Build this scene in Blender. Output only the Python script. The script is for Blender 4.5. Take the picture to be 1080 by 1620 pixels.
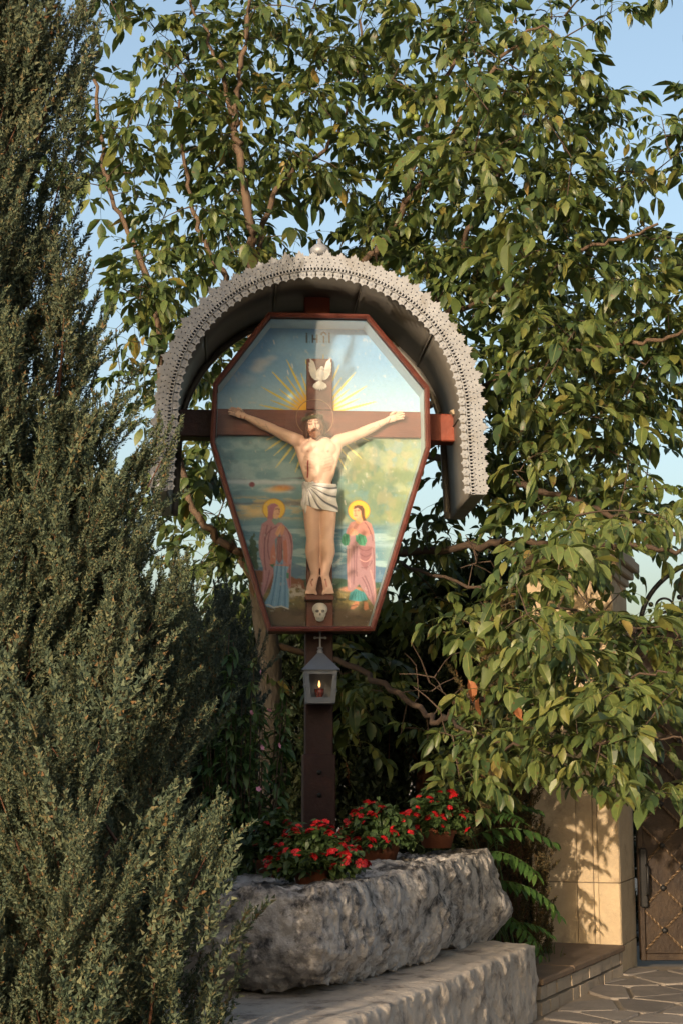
import bpy, math, random
import numpy as np
from mathutils import Vector, Matrix

random.seed(7)
rng = np.random.default_rng(7)
for o in list(bpy.data.objects):
    bpy.data.objects.remove(o)
sc = bpy.context.scene
COL = sc.collection
PI = math.pi

# ------------------------------------------------------------------ camera
FPX, CAMZ = 2500.0, 1.2
PITCH = math.atan(420 / FPX)
cam = bpy.data.cameras.new('camera')
cam.sensor_fit = 'VERTICAL'
cam.sensor_height = 24
cam.lens = FPX / 1620 * 24
cam.clip_end = 3000
camo = bpy.data.objects.new('camera', cam)
COL.objects.link(camo)
camo.location = (0, 0, CAMZ)
camo.rotation_euler = (PI / 2 + PITCH, 0, 0)
sc.camera = camo

# ------------------------------------------------------------------ sky, sun, exposure
SUN_AZ = 20.5      # degrees; the light travels this far to the right of straight ahead
SUN_EL = 9.0
SKY_STRENGTH = 0.15
world = bpy.data.worlds.new('World')
sc.world = world
world.use_nodes = True
wn = world.node_tree.nodes
wl = world.node_tree.links
bg = wn['Background']
sky = wn.new('ShaderNodeTexSky')
sky.sky_type = 'NISHITA'
sky.sun_disc = False
sky.sun_elevation = math.radians(SUN_EL)
sky.sun_rotation = math.radians(180 + SUN_AZ)
sky.altitude = 200
sky.air_density = 1.0
sky.dust_density = 7.0
sky.ozone_density = 0.75
wl.new(sky.outputs[0], bg.inputs[0])
bg.inputs[1].default_value = SKY_STRENGTH
sun = bpy.data.lights.new('sun', 'SUN')
sun.energy = 2.0
sun.color = (1.0, 0.80, 0.58)
sun.angle = math.radians(0.6)
suno = bpy.data.objects.new('sun', sun)
COL.objects.link(suno)
_sd = Vector((math.sin(math.radians(SUN_AZ)) * math.cos(math.radians(SUN_EL)),
              math.cos(math.radians(SUN_AZ)) * math.cos(math.radians(SUN_EL)),
              -math.sin(math.radians(SUN_EL))))
suno.rotation_euler = _sd.to_track_quat('-Z', 'Y').to_euler()
suno.location = (-20, -40, 12)
vs = sc.view_settings
sc.display_settings.display_device = 'sRGB'
vs.view_transform = 'Standard'
vs.look = 'None'
vs.gamma = 1
vs.exposure = 1.3
vs.use_curve_mapping = False
sc.render.engine = 'CYCLES'
sc.cycles.use_denoising = True
sc.cycles.denoiser = 'OPENIMAGEDENOISE'
sc.cycles.max_bounces = 6
sc.cycles.transparent_max_bounces = 10
sc.cycles.sample_clamp_indirect = 6
sc.cycles.use_adaptive_sampling = True
sc.cycles.adaptive_threshold = 0.015

# ------------------------------------------------------------------ helpers
cp_, sp_ = math.cos(PITCH), math.sin(PITCH)


def ray(px, py):
    x = (px - 540) / FPX
    y = (810 - py) / FPX
    return Vector((x, cp_ - y * sp_, sp_ + y * cp_))


def P(px, py, D):
    """world point at depth D on the sight line measured in the photograph"""
    r = ray(px, py)
    return r * (D / r.y) + Vector((0, 0, CAMZ))


def lin(r, g, b):
    return tuple(((c / 255) / 12.92 if c / 255 <= 0.04045 else ((c / 255 + 0.055) / 1.055) ** 2.4) for c in (r, g, b))


def _hash(ix, iy, iz, seed):
    h = (ix * 374761393 + iy * 668265263 + iz * 2147483647 + seed * 974634777) & 0xFFFFFFFF
    h = ((h ^ (h >> 13)) * 1274126177) & 0xFFFFFFFF
    h = h ^ (h >> 16)
    return (h & 0xFFFF) / 65535.0


def vnoise(p, seed=0):
    p = np.asarray(p, float)
    i = np.floor(p).astype(np.int64)
    f = p - i
    f = f * f * (3 - 2 * f)
    out = 0
    for dx in (0, 1):
        for dy in (0, 1):
            for dz in (0, 1):
                w = (f[:, 0] if dx else 1 - f[:, 0]) * (f[:, 1] if dy else 1 - f[:, 1]) * (f[:, 2] if dz else 1 - f[:, 2])
                out = out + w * _hash(i[:, 0] + dx, i[:, 1] + dy, i[:, 2] + dz, seed)
    return out


def worley(p, seed=0):
    p = np.asarray(p, float)
    i = np.floor(p).astype(np.int64)
    best = np.full(len(p), 9.0)
    for dx in (-1, 0, 1):
        for dy in (-1, 0, 1):
            for dz in (-1, 0, 1):
                c = i + np.array((dx, dy, dz))
                q = c + np.stack([_hash(c[:, 0], c[:, 1], c[:, 2], seed + k) for k in range(3)], 1)
                best = np.minimum(best, ((p - q) ** 2).sum(1))
    return np.sqrt(best)


def fbm(p, octv=4, seed=0, gain=0.5):
    p = np.asarray(p, float)
    a, s, t = 1.0, 0.0, 0.0
    for k in range(octv):
        s = s + a * (vnoise(p * (2 ** k), seed + k) - 0.5)
        t += a
        a *= gain
    return s / t * 2


def rotmat(ax, ay, az):
    return np.array(Matrix.Rotation(az, 3, 'Z') @ Matrix.Rotation(ay, 3, 'Y') @ Matrix.Rotation(ax, 3, 'X'))


def frame_from(d, up=(0, 0, 1)):
    """3x3 with columns x=d, y, z"""
    d = np.array(d, float)
    d = d / np.linalg.norm(d)
    u = np.array(up, float)
    if abs(d @ u) > 0.98:
        u = np.array((1.0, 0, 0))
    y = np.cross(u, d)
    y /= np.linalg.norm(y)
    z = np.cross(d, y)
    return np.stack([d, y, z], 1)


class MB:
    """collects shapes for one mesh"""

    def __init__(s):
        s.v = []
        s.f = []
        s.n = 0

    def add(s, verts, faces):
        verts = np.asarray(verts, float).reshape(-1, 3)
        b = s.n
        s.v.append(verts)
        for f in faces:
            s.f.append(tuple(int(i) + b for i in f))
        s.n += len(verts)
        return s

    def box(s, x0, x1, y0, y1, z0, z1, bev=0.0):
        if bev <= 0:
            v = [(x, y, z) for x in (x0, x1) for y in (y0, y1) for z in (z0, z1)]
            s.add(v, [(0, 1, 3, 2), (4, 6, 7, 5), (0, 4, 5, 1), (2, 3, 7, 6), (0, 2, 6, 4), (1, 5, 7, 3)])
            return s
        b = min(bev, (x1 - x0) / 2.1, (y1 - y0) / 2.1, (z1 - z0) / 2.1)
        v = []
        idx = {}
        for ix, (xo, xi) in enumerate(((x0, x0 + b), (x1, x1 - b))):
            for iy, (yo, yi) in enumerate(((y0, y0 + b), (y1, y1 - b))):
                for iz, (zo, zi) in enumerate(((z0, z0 + b), (z1, z1 - b))):
                    idx[ix, iy, iz, 0] = len(v); v.append((xo, yi, zi))
                    idx[ix, iy, iz, 1] = len(v); v.append((xi, yo, zi))
                    idx[ix, iy, iz, 2] = len(v); v.append((xi, yi, zo))
        F = []
        for s_ in (0, 1):
            F.append([idx[s_, 0, 0, 0], idx[s_, 1, 0, 0], idx[s_, 1, 1, 0], idx[s_, 0, 1, 0]])
            F.append([idx[0, s_, 0, 1], idx[1, s_, 0, 1], idx[1, s_, 1, 1], idx[0, s_, 1, 1]])
            F.append([idx[0, 0, s_, 2], idx[1, 0, s_, 2], idx[1, 1, s_, 2], idx[0, 1, s_, 2]])
        for a in (0, 1):
            for c in (0, 1):
                F.append([idx[a, c, 0, 0], idx[a, c, 1, 0], idx[a, c, 1, 1], idx[a, c, 0, 1]])
                F.append([idx[a, 0, c, 0], idx[a, 1, c, 0], idx[a, 1, c, 2], idx[a, 0, c, 2]])
                F.append([idx[0, a, c, 1], idx[1, a, c, 1], idx[1, a, c, 2], idx[0, a, c, 2]])
                for d in (0, 1):
                    F.append([idx[a, c, d, 0], idx[a, c, d, 1], idx[a, c, d, 2]])
        s.add(v, F)
        return s

    def tube(s, pts, rad, seg=8, cap=True, sy=1.0, up=(0, 0, 1)):
        pts = [np.array(p, float) for p in pts]
        n = len(pts)
        rad = [rad] * n if np.isscalar(rad) else list(rad)
        V = []
        for i, p in enumerate(pts):
            d = pts[min(i + 1, n - 1)] - pts[max(i - 1, 0)]
            fr = frame_from(d, up)
            for k in range(seg):
                a = 2 * PI * k / seg
                V.append(p + rad[i] * (math.cos(a) * fr[:, 1] + sy * math.sin(a) * fr[:, 2]))
        F = []
        for i in range(n - 1):
            for k in range(seg):
                k2 = (k + 1) % seg
                F.append((i * seg + k, i * seg + k2, (i + 1) * seg + k2, (i + 1) * seg + k))
        if cap:
            F.append(tuple(range(seg))[::-1])
            F.append(tuple((n - 1) * seg + k for k in range(seg)))
        s.add(V, F)
        return s

    def lathe(s, prof, seg=24, c=(0, 0, 0), cap=True):
        V = []
        for r, z in prof:
            for k in range(seg):
                a = 2 * PI * k / seg
                V.append((c[0] + r * math.cos(a), c[1] + r * math.sin(a), c[2] + z))
        F = []
        n = len(prof)
        for i in range(n - 1):
            for k in range(seg):
                k2 = (k + 1) % seg
                F.append((i * seg + k, i * seg + k2, (i + 1) * seg + k2, (i + 1) * seg + k))
        if cap:
            F.append(tuple(range(seg))[::-1])
            F.append(tuple((n - 1) * seg + k for k in range(seg)))
        s.add(V, F)
        return s

    def ball(s, c, r, seg=12, rings=8, rot=None):
        c = np.array(c, float)
        r = np.array([r] * 3 if np.isscalar(r) else r, float)
        V = [(0, 0, -1)]
        for i in range(1, rings):
            th = PI * i / rings
            for k in range(seg):
                a = 2 * PI * k / seg
                V.append((math.sin(th) * math.cos(a), math.sin(th) * math.sin(a), -math.cos(th)))
        V.append((0, 0, 1))
        V = np.array(V) * r
        if rot is not None:
            V = V @ np.asarray(rot).T
        V = V + c
        F = []
        for k in range(seg):
            k2 = (k + 1) % seg
            F.append((0, 1 + k2, 1 + k))
            for i in range(rings - 2):
                F.append((1 + i * seg + k, 1 + i * seg + k2, 1 + (i + 1) * seg + k2, 1 + (i + 1) * seg + k))
            F.append((1 + (rings - 2) * seg + k, 1 + (rings - 2) * seg + k2, len(V) - 1))
        s.add(V, F)
        return s

    def prism(s, poly, a, b, axis='y', inset=0.0):
        """polygon (list of 2d) extruded from a to b along the axis; inset shrinks the far end"""
        poly = np.array(poly, float)
        n = len(poly)
        c = poly.mean(0)
        q = c + (poly - c) * (1 - inset)
        if axis == 'y':
            V = [(x, a, z) for x, z in poly] + [(x, b, z) for x, z in q]
        elif axis == 'z':
            V = [(x, y, a) for x, y in poly] + [(x, y, b) for x, y in q]
        else:
            V = [(a, y, z) for y, z in poly] + [(b, y, z) for y, z in q]
        F = [tuple(range(n)), tuple(range(2 * n - 1, n - 1, -1))]
        for i in range(n):
            j = (i + 1) % n
            F.append((i, i + n, j + n, j))
        s.add(V, F)
        return s

    def mesh(s, name, smooth=False):
        me = bpy.data.meshes.new(name)
        v = np.concatenate(s.v) if s.v else np.zeros((0, 3))
        me.from_pydata(v.tolist(), [], s.f)
        me.update()
        import bmesh
        bm = bmesh.new()
        bm.from_mesh(me)
        bmesh.ops.recalc_face_normals(bm, faces=bm.faces)
        bm.to_mesh(me)
        bm.free()
        if smooth:
            me.polygons.foreach_set('use_smooth', [True] * len(me.polygons))
        return me


def fast_mesh(name, verts, faces_flat, sizes, smooth=False):
    """mesh from numpy arrays: verts (n,3), loop vertex index list, loop counts"""
    me = bpy.data.meshes.new(name)
    verts = np.ascontiguousarray(verts, np.float32)
    me.vertices.add(len(verts))
    me.vertices.foreach_set('co', verts.ravel())
    me.loops.add(len(faces_flat))
    me.loops.foreach_set('vertex_index', np.ascontiguousarray(faces_flat, np.int32))
    me.polygons.add(len(sizes))
    starts = np.concatenate([[0], np.cumsum(sizes)[:-1]]).astype(np.int32)
    me.polygons.foreach_set('loop_start', starts)
    me.polygons.foreach_set('loop_total', np.ascontiguousarray(sizes, np.int32))
    me.update(calc_edges=True)
    me.validate()
    if smooth:
        me.polygons.foreach_set('use_smooth', [True] * len(me.polygons))
    return me


class Proto:
    """a small shape kept as arrays so that thousands can be laid out at once"""

    def __init__(s, mb):
        s.v = np.concatenate(mb.v)
        s.flat = np.array([i for f in mb.f for i in f])
        s.sizes = np.array([len(f) for f in mb.f])


class Scatter:
    def __init__(s):
        s.V, s.F, s.S, s.n = [], [], [], 0

    def put(s, proto, R, t, sc_=1.0):
        s.V.append(proto.v * sc_ @ np.asarray(R).T + t)
        s.F.append(proto.flat + s.n)
        s.S.append(proto.sizes)
        s.n += len(proto.v)

    def mesh(s, name, origin=(0, 0, 0), smooth=False):
        return fast_mesh(name, np.concatenate(s.V) - np.array(origin), np.concatenate(s.F), np.concatenate(s.S), smooth)


def link(name, me, mat, parent=None, loc=(0, 0, 0), rot=(0, 0, 0)):
    o = bpy.data.objects.new(name, me)
    COL.objects.link(o)
    if mat is not None and len(me.materials) == 0:
        me.materials.append(mat)
    o.location = loc
    o.rotation_euler = rot
    if parent is not None:
        o.parent = parent
    return o


def obj(name, mb, mat, parent=None, smooth=False, loc=(0, 0, 0), rot=(0, 0, 0)):
    return link(name, mb.mesh(name, smooth), mat, parent, loc, rot)


def tag(o, label=None, cat=None, group=None, kind=None):
    for k, v in (('label', label), ('category', cat), ('group', group), ('kind', kind)):
        if v:
            o[k] = v
    return o


def thing(name, label, cat, loc=(0, 0, 0), rz=0.0, group=None):
    o = bpy.data.objects.new(name, None)
    COL.objects.link(o)
    o.location = loc
    o.rotation_euler = (0, 0, rz)
    o.empty_display_size = 0.1
    return tag(o, label, cat, group)


def solid(o, t, offset=0):
    m = o.modifiers.new('thickness', 'SOLIDIFY')
    m.thickness = t
    m.offset = offset
    return o


# ------------------------------------------------------------------ materials
def base_mat(name):
    m = bpy.data.materials.new(name)
    m.use_nodes = True
    return m, m.node_tree.nodes, m.node_tree.links, m.node_tree.nodes['Principled BSDF']


def mk(name, c1, c2=None, scale=6.0, rough=0.6, bump=0.0, bscale=None, metal=0.0, c3=None, s3=2.0, stretch=(1, 1, 1), spec=0.4, detail=6, rnd=0.0, contrast=0.25, t3=0.55, topbias=0.0):
    """two-tone noise surface with an optional third tone in larger stains"""
    m, n, l, b = base_mat(name)
    b.inputs['Roughness'].default_value = rough
    b.inputs['Metallic'].default_value = metal
    b.inputs['Specular IOR Level'].default_value = spec
    tc = n.new('ShaderNodeTexCoord')
    mp = n.new('ShaderNodeMapping')
    mp.inputs['Scale'].default_value = stretch
    l.new(tc.outputs['Object'], mp.inputs[0])
    vec = mp.outputs[0]
    if rnd > 0:
        oi = n.new('ShaderNodeObjectInfo')
        ad = n.new('ShaderNodeVectorMath')
        ad.operation = 'MULTIPLY_ADD'
        ad.inputs[1].default_value = (37, 53, 71)
        l.new(oi.outputs['Random'], ad.inputs[0])
        l.new(mp.outputs[0], ad.inputs[2])
        vec = ad.outputs[0]
    nz = n.new('ShaderNodeTexNoise')
    nz.inputs['Scale'].default_value = scale
    nz.inputs['Detail'].default_value = detail
    nz.inputs['Roughness'].default_value = 0.62
    l.new(vec, nz.inputs['Vector'])
    cr = n.new('ShaderNodeValToRGB')
    cr.color_ramp.elements[0].position = 0.5 - contrast
    cr.color_ramp.elements[1].position = 0.5 + contrast
    cr.color_ramp.elements[0].color = (*c1, 1)
    cr.color_ramp.elements[1].color = (*(c2 or c1), 1)
    l.new(nz.outputs[0], cr.inputs[0])
    out = cr.outputs[0]
    if c3:
        n3 = n.new('ShaderNodeTexNoise')
        n3.inputs['Scale'].default_value = s3
        n3.inputs['Detail'].default_value = 8
        n3.inputs['Roughness'].default_value = 0.7
        l.new(vec, n3.inputs['Vector'])
        r3 = n.new('ShaderNodeValToRGB')
        r3.color_ramp.elements[0].position = t3 - 0.07
        r3.color_ramp.elements[1].position = t3 + 0.09
        if topbias:
            ge = n.new('ShaderNodeNewGeometry')
            sx = n.new('ShaderNodeSeparateXYZ')
            l.new(ge.outputs['Normal'], sx.inputs[0])
            mm = n.new('ShaderNodeMath')
            mm.operation = 'MULTIPLY_ADD'
            mm.inputs[1].default_value = topbias
            l.new(sx.outputs[2], mm.inputs[0])
            l.new(n3.outputs[0], mm.inputs[2])
            l.new(mm.outputs[0], r3.inputs[0])
        else:
            l.new(n3.outputs[0], r3.inputs[0])
        mx = n.new('ShaderNodeMix')
        mx.data_type = 'RGBA'
        l.new(r3.outputs[0], mx.inputs[0])
        l.new(out, mx.inputs[6])
        mx.inputs[7].default_value = (*c3, 1)
        out = mx.outputs[2]
    if rnd > 0:
        hs = n.new('ShaderNodeHueSaturation')
        ma = n.new('ShaderNodeMapRange')
        ma.inputs[3].default_value = 1 - rnd
        ma.inputs[4].default_value = 1 + rnd
        l.new(oi.outputs['Random'], ma.inputs[0])
        l.new(ma.outputs[0], hs.inputs['Value'])
        l.new(out, hs.inputs['Color'])
        out = hs.outputs[0]
    l.new(out, b.inputs['Base Color'])
    if bump > 0:
        nb = n.new('ShaderNodeTexNoise')
        nb.inputs['Scale'].default_value = bscale or scale * 4
        nb.inputs['Detail'].default_value = 8
        nb.inputs['Roughness'].default_value = 0.65
        l.new(vec, nb.inputs['Vector'])
        bp = n.new('ShaderNodeBump')
        bp.inputs['Strength'].default_value = bump
        bp.inputs['Distance'].default_value = 0.02
        l.new(nb.outputs[0], bp.inputs['Height'])
        l.new(bp.outputs[0], b.inputs['Normal'])
    return m


def leaf_mat(name, cols, trans=0.3, rough=0.45, spec=0.4, spots=0.0):
    """leaf surface; the tone differs from leaf to leaf"""
    m, n, l, b = base_mat(name)
    b.inputs['Roughness'].default_value = rough
    b.inputs['Specular IOR Level'].default_value = spec
    ge = n.new('ShaderNodeNewGeometry')
    cr = n.new('ShaderNodeValToRGB')
    e = cr.color_ramp.elements
    while len(e) < len(cols):
        e.new(0.5)
    for i, (p, c) in enumerate(cols):
        e[i].position = p
        e[i].color = (*c, 1)
    l.new(ge.outputs['Random Per Island'], cr.inputs[0])
    tc = n.new('ShaderNodeTexCoord')
    nz = n.new('ShaderNodeTexNoise')
    nz.inputs['Scale'].default_value = 25
    nz.inputs['Detail'].default_value = 3
    l.new(tc.outputs['Object'], nz.inputs['Vector'])
    mr = n.new('ShaderNodeMapRange')
    mr.inputs[3].default_value = 0.65
    mr.inputs[4].default_value = 1.35
    l.new(nz.outputs[0], mr.inputs[0])
    n2 = n.new('ShaderNodeTexNoise')
    n2.inputs['Scale'].default_value = 2.3
    n2.inputs['Detail'].default_value = 2
    l.new(tc.outputs['Object'], n2.inputs['Vector'])
    mr2 = n.new('ShaderNodeMapRange')
    mr2.inputs[1].default_value = 0.3
    mr2.inputs[2].default_value = 0.7
    mr2.inputs[3].default_value = 0.485
    mr2.inputs[4].default_value = 0.515
    l.new(n2.outputs[0], mr2.inputs[0])
    hs = n.new('ShaderNodeHueSaturation')
    l.new(mr.outputs[0], hs.inputs['Value'])
    l.new(mr2.outputs[0], hs.inputs['Hue'])
    tone = cr.outputs[0]
    if spots:
        n3 = n.new('ShaderNodeTexNoise')
        n3.inputs['Scale'].default_value = 38
        n3.inputs['Detail'].default_value = 5
        l.new(tc.outputs['Object'], n3.inputs['Vector'])
        m3 = n.new('ShaderNodeMapRange')
        m3.inputs[1].default_value = spots
        m3.inputs[2].default_value = spots + .08
        l.new(n3.outputs[0], m3.inputs[0])
        mx = n.new('ShaderNodeMix')
        mx.data_type = 'RGBA'
        l.new(m3.outputs[0], mx.inputs[0])
        l.new(tone, mx.inputs[6])
        mx.inputs[7].default_value = (.11, .062, .025, 1)
        tone = mx.outputs[2]
    l.new(tone, hs.inputs['Color'])
    l.new(hs.outputs[0], b.inputs['Base Color'])
    if trans > 0:
        tr = n.new('ShaderNodeBsdfTranslucent')
        h2 = n.new('ShaderNodeHueSaturation')
        h2.inputs['Saturation'].default_value = 1.15
        h2.inputs['Value'].default_value = 1.5
        l.new(hs.outputs[0], h2.inputs['Color'])
        l.new(h2.outputs[0], tr.inputs[0])
        ms = n.new('ShaderNodeMixShader')
        ms.inputs[0].default_value = trans
        l.new(b.outputs[0], ms.inputs[1])
        l.new(tr.outputs[0], ms.inputs[2])
        l.new(ms.outputs[0], n['Material Output'].inputs[0])
    return m


def attr_mat(name, attr='paint', rough=0.45, spec=0.4, bump=0.15, bscale=60):
    m, n, l, b = base_mat(name)
    b.inputs['Roughness'].default_value = rough
    b.inputs['Specular IOR Level'].default_value = spec
    a = n.new('ShaderNodeAttribute')
    a.attribute_name = attr
    l.new(a.outputs['Color'], b.inputs['Base Color'])
    tc = n.new('ShaderNodeTexCoord')
    nb = n.new('ShaderNodeTexNoise')
    nb.inputs['Scale'].default_value = bscale
    nb.inputs['Detail'].default_value = 6
    l.new(tc.outputs['Object'], nb.inputs['Vector'])
    bp = n.new('ShaderNodeBump')
    bp.inputs['Strength'].default_value = bump
    bp.inputs['Distance'].default_value = 0.004
    l.new(nb.outputs[0], bp.inputs['Height'])
    l.new(bp.outputs[0], b.inputs['Normal'])
    return m


M = {}
M['soil'] = mk('dark_soil', (0.03, 0.022, 0.015), (0.06, 0.045, 0.03), 8, 0.95, 0.6, 30)
M['earth'] = mk('dry_earth', (0.20, 0.165, 0.125), (0.28, 0.235, 0.18), 2, 0.95, 0.3, 20)
M['mortar'] = mk('paving_mortar', (0.20, 0.165, 0.125), (0.30, 0.25, 0.19), 9, 0.9, 0.3, 60)
M['paver'] = mk('paving_stone', (0.16, 0.142, 0.128), (0.27, 0.238, 0.21), 5, 0.75, 0.45, 22, c3=(0.32, 0.275, 0.225), s3=2.5, rnd=0.22, t3=0.62)
M['rock'] = mk('weathered_limestone', (0.60, 0.565, 0.54), (0.33, 0.312, 0.302), 12, 0.92, 1.0, 46, c3=(0.042, 0.040, 0.042), s3=9, contrast=0.16, t3=0.54, topbias=0.06)
M['plinth'] = mk('rough_limestone', (0.54, 0.475, 0.41), (0.37, 0.318, 0.27), 7, 0.9, 0.9, 30, c3=(0.12, 0.10, 0.09), s3=7.0, contrast=0.2, t3=0.61)
M['clad'] = mk('sandstone_slab', (0.52, 0.405, 0.26), (0.40, 0.305, 0.195), 7, 0.85, 0.5, 45, c3=(0.26, 0.19, 0.12), s3=5, rnd=0.10, t3=0.63)
M['cap'] = mk('pale_cap_stone', (0.42, 0.34, 0.24), (0.30, 0.24, 0.18), 6, 0.85, 0.3, 40)
M['kerbstone'] = mk('kerb_stone', (0.40, 0.33, 0.25), (0.29, 0.235, 0.18), 7, 0.85, 0.5, 35, rnd=0.12)
M['coping'] = mk('coping_slab', (0.13, 0.09, 0.06), (0.20, 0.14, 0.095), 6, 0.8, 0.4, 40)
M['core'] = mk('joint_mortar', (0.14, 0.115, 0.085), (0.2, 0.165, 0.12), 12, 0.95)
M['wood'] = mk('shaded_red_wood', (0.036, 0.010, 0.009), (0.020, 0.007, 0.006), 7, 0.55, 0.25, 30, stretch=(1, 1, 1), c3=(0.08, 0.023, 0.015), s3=3, t3=0.62)  # timber tone lowered for the shade on post and left beam end
M['wood_lit'] = mk('sunlit_red_wood', (0.22, 0.045, 0.022), (0.15, 0.030, 0.017), 8, 0.5, 0.2, 40)  # brighter copy of the same timber, sunlight put into the colour
M['beam_in'] = mk('varnished_red_wood', (0.17, 0.045, 0.028), (0.09, 0.024, 0.017), 6, 0.35, 0.15, 30, stretch=(0.5, 1, 3), c3=(0.23, 0.068, 0.042), s3=4, t3=0.6)
M['frame'] = mk('red_brown_frame', (0.125, 0.034, 0.025), (0.07, 0.020, 0.016), 12, 0.45, 0.25, 50, c3=(0.19, 0.075, 0.06), s3=9, t3=0.66)
M['liner'] = mk('pale_blue_case_side', (0.30, 0.42, 0.50), (0.36, 0.47, 0.53), 6, 0.5, 0.1, 40, c3=(0.36, 0.28, 0.25), s3=8, t3=0.70)
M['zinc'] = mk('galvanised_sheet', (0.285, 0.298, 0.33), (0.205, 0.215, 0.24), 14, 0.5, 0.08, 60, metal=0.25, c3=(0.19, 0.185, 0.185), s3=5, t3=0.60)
M['zinc_in'] = mk('shaded_galvanised_lining', (0.15, 0.143, 0.132), (0.10, 0.095, 0.09), 8, 0.5, 0.06, 50, metal=0.2, c3=(0.13, 0.12, 0.11), s3=4, t3=0.60)  # sheet colour lowered to stand for the shade inside the canopy
M['lantern'] = mk('grey_tin', (0.20, 0.225, 0.265), (0.15, 0.17, 0.205), 16, 0.45, 0.08, 60, metal=0.5)
M['iron'] = mk('black_iron', (0.012, 0.012, 0.013), (0.022, 0.021, 0.02), 12, 0.5, 0.1, 60, metal=0.3)
M['gate'] = mk('brown_gate_sheet', (0.034, 0.020, 0.011), (0.020, 0.012, 0.008), 5, 0.5, 0.25, 30, metal=0.25, c3=(0.055, 0.034, 0.018), s3=3)
M['gatebar'] = mk('worn_brown_bar', (0.17, 0.115, 0.065), (0.10, 0.066, 0.04), 20, 0.42, 0.2, 60, metal=0.4)
M['plaster'] = mk('white_plaster', (0.78, 0.77, 0.74), (0.68, 0.67, 0.64), 18, 0.55, 0.1, 60)
M['cloth'] = mk('white_painted_cloth', (0.76, 0.76, 0.77), (0.66, 0.67, 0.70), 10, 0.5, 0.05)
M['foldline'] = mk('grey_fold_paint', (0.16, 0.16, 0.17), (0.22, 0.22, 0.23), 10, 0.6)
M['hair'] = mk('brown_painted_hair', (0.13, 0.055, 0.028), (0.07, 0.028, 0.016), 40, 0.5, 0.6, 120, stretch=(1, 1, 0.3))
M['beard'] = mk('auburn_beard', (0.25, 0.10, 0.045), (0.16, 0.062, 0.03), 50, 0.5, 0.5, 130, stretch=(1, 1, 0.3))
M['thorns'] = mk('green_brown_thorn_crown', (0.10, 0.11, 0.05), (0.09, 0.06, 0.03), 60, 0.5, 0.4, 120)
M['gilt'] = mk('faded_gilt_wire', (0.36, 0.20, 0.11), (0.28, 0.15, 0.08), 30, 0.4, metal=0.4)
M['terracotta'] = mk('terracotta', (0.24, 0.082, 0.042), (0.17, 0.058, 0.032), 14, 0.75, 0.2, 60, c3=(0.26, 0.15, 0.11), s3=8, t3=0.68)
M['petal'] = mk('red_petal', (0.40, 0.009, 0.012), (0.24, 0.006, 0.010), 60, 0.5, rnd=0.2)
M['pink'] = mk('pink_petal', (0.52, 0.17, 0.30), (0.60, 0.30, 0.36), 30, 0.5, rnd=0.2)
M['bark'] = mk('grey_walnut_bark', (0.10, 0.088, 0.074), (0.058, 0.05, 0.042), 18, 0.9, 0.6, 40, stretch=(1, 1, 0.35), c3=(0.06, 0.052, 0.045), s3=6, t3=0.62)
M['limb'] = mk('brown_walnut_limb', (0.13, 0.085, 0.056), (0.065, 0.044, 0.032), 14, 0.8, 0.4, 50, stretch=(1, 1, 0.4))
M['twig'] = mk('dark_twig', (0.075, 0.05, 0.033), (0.045, 0.03, 0.022), 20, 0.8)
M['jwood'] = mk('juniper_stem', (0.15, 0.07, 0.04), (0.08, 0.042, 0.027), 20, 0.9)
M['walnut_fruit'] = mk('green_walnut_husk', (0.15, 0.19, 0.035), (0.11, 0.15, 0.03), 30, 0.5, 0.1, 80)
M['dead'] = mk('dry_brown_leaf', (0.30, 0.12, 0.05), (0.20, 0.075, 0.032), 25, 0.7, rnd=0.2)
M['walnut'] = leaf_mat('walnut_leaf', [(0, (0.036, 0.066, 0.026)), (0.4, (0.066, 0.100, 0.032)), (0.8, (0.102, 0.136, 0.038)), (0.97, (0.138, 0.152, 0.040)), (1, (0.19, 0.14, 0.038))], 0.22, 0.42, 0.4, spots=0.62)
M['midrib'] = mk('pale_leaf_rib', (0.17, 0.19, 0.06), (0.14, 0.16, 0.05), 20, .5)
M['juniper'] = leaf_mat('juniper_scale', [(0, (0.032, 0.050, 0.034)), (0.4, (0.062, 0.086, 0.056)), (0.75, (0.100, 0.120, 0.072)), (0.92, (0.130, 0.130, 0.070)), (1, (0.14, 0.08, 0.036))], 0.06, 0.65, 0.2)
M['juniper_blue'] = leaf_mat('blue_juniper_scale', [(0, (0.03, 0.046, 0.040)), (0.6, (0.052, 0.074, 0.062)), (1, (0.08, 0.095, 0.07))], 0.1, 0.65, 0.2)
M['juniper_brown'] = leaf_mat('bronzed_juniper_scale', [(0, (0.05, 0.045, 0.022)), (0.6, (0.085, 0.07, 0.032)), (1, (0.13, 0.075, 0.03))], 0.1, 0.65, 0.2)
M['thuja'] = leaf_mat('dark_thuja_scale', [(0, (0.014, 0.022, 0.012)), (0.7, (0.026, 0.040, 0.018)), (1, (0.042, 0.055, 0.024))], 0.1, 0.6, 0.2)
M['potleaf'] = leaf_mat('geranium_leaf', [(0, (0.03, 0.055, 0.02)), (1, (0.06, 0.10, 0.03))], 0.2, 0.5)
M['shrubleaf'] = leaf_mat('shrub_leaf', [(0, (0.030, 0.066, 0.022)), (0.7, (0.062, 0.115, 0.034)), (1, (0.11, 0.155, 0.05))], 0.25, 0.45)
M['ailanthus'] = leaf_mat('pinnate_leaf', [(0, (0.05, 0.105, 0.028)), (0.8, (0.075, 0.145, 0.035)), (1, (0.11, 0.17, 0.045))], 0.35, 0.45)
M['grass'] = leaf_mat('grass_blade', [(0, (0.03, 0.06, 0.015)), (1, (0.07, 0.11, 0.03))], 0.25, 0.5)
M['paint'] = attr_mat('oil_painting', 'paint', 0.5, 0.35, 0.12, 50)
M['skin'] = attr_mat('painted_plaster_skin', 'paint', 0.42, 0.4, 0.04, 60)


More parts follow.
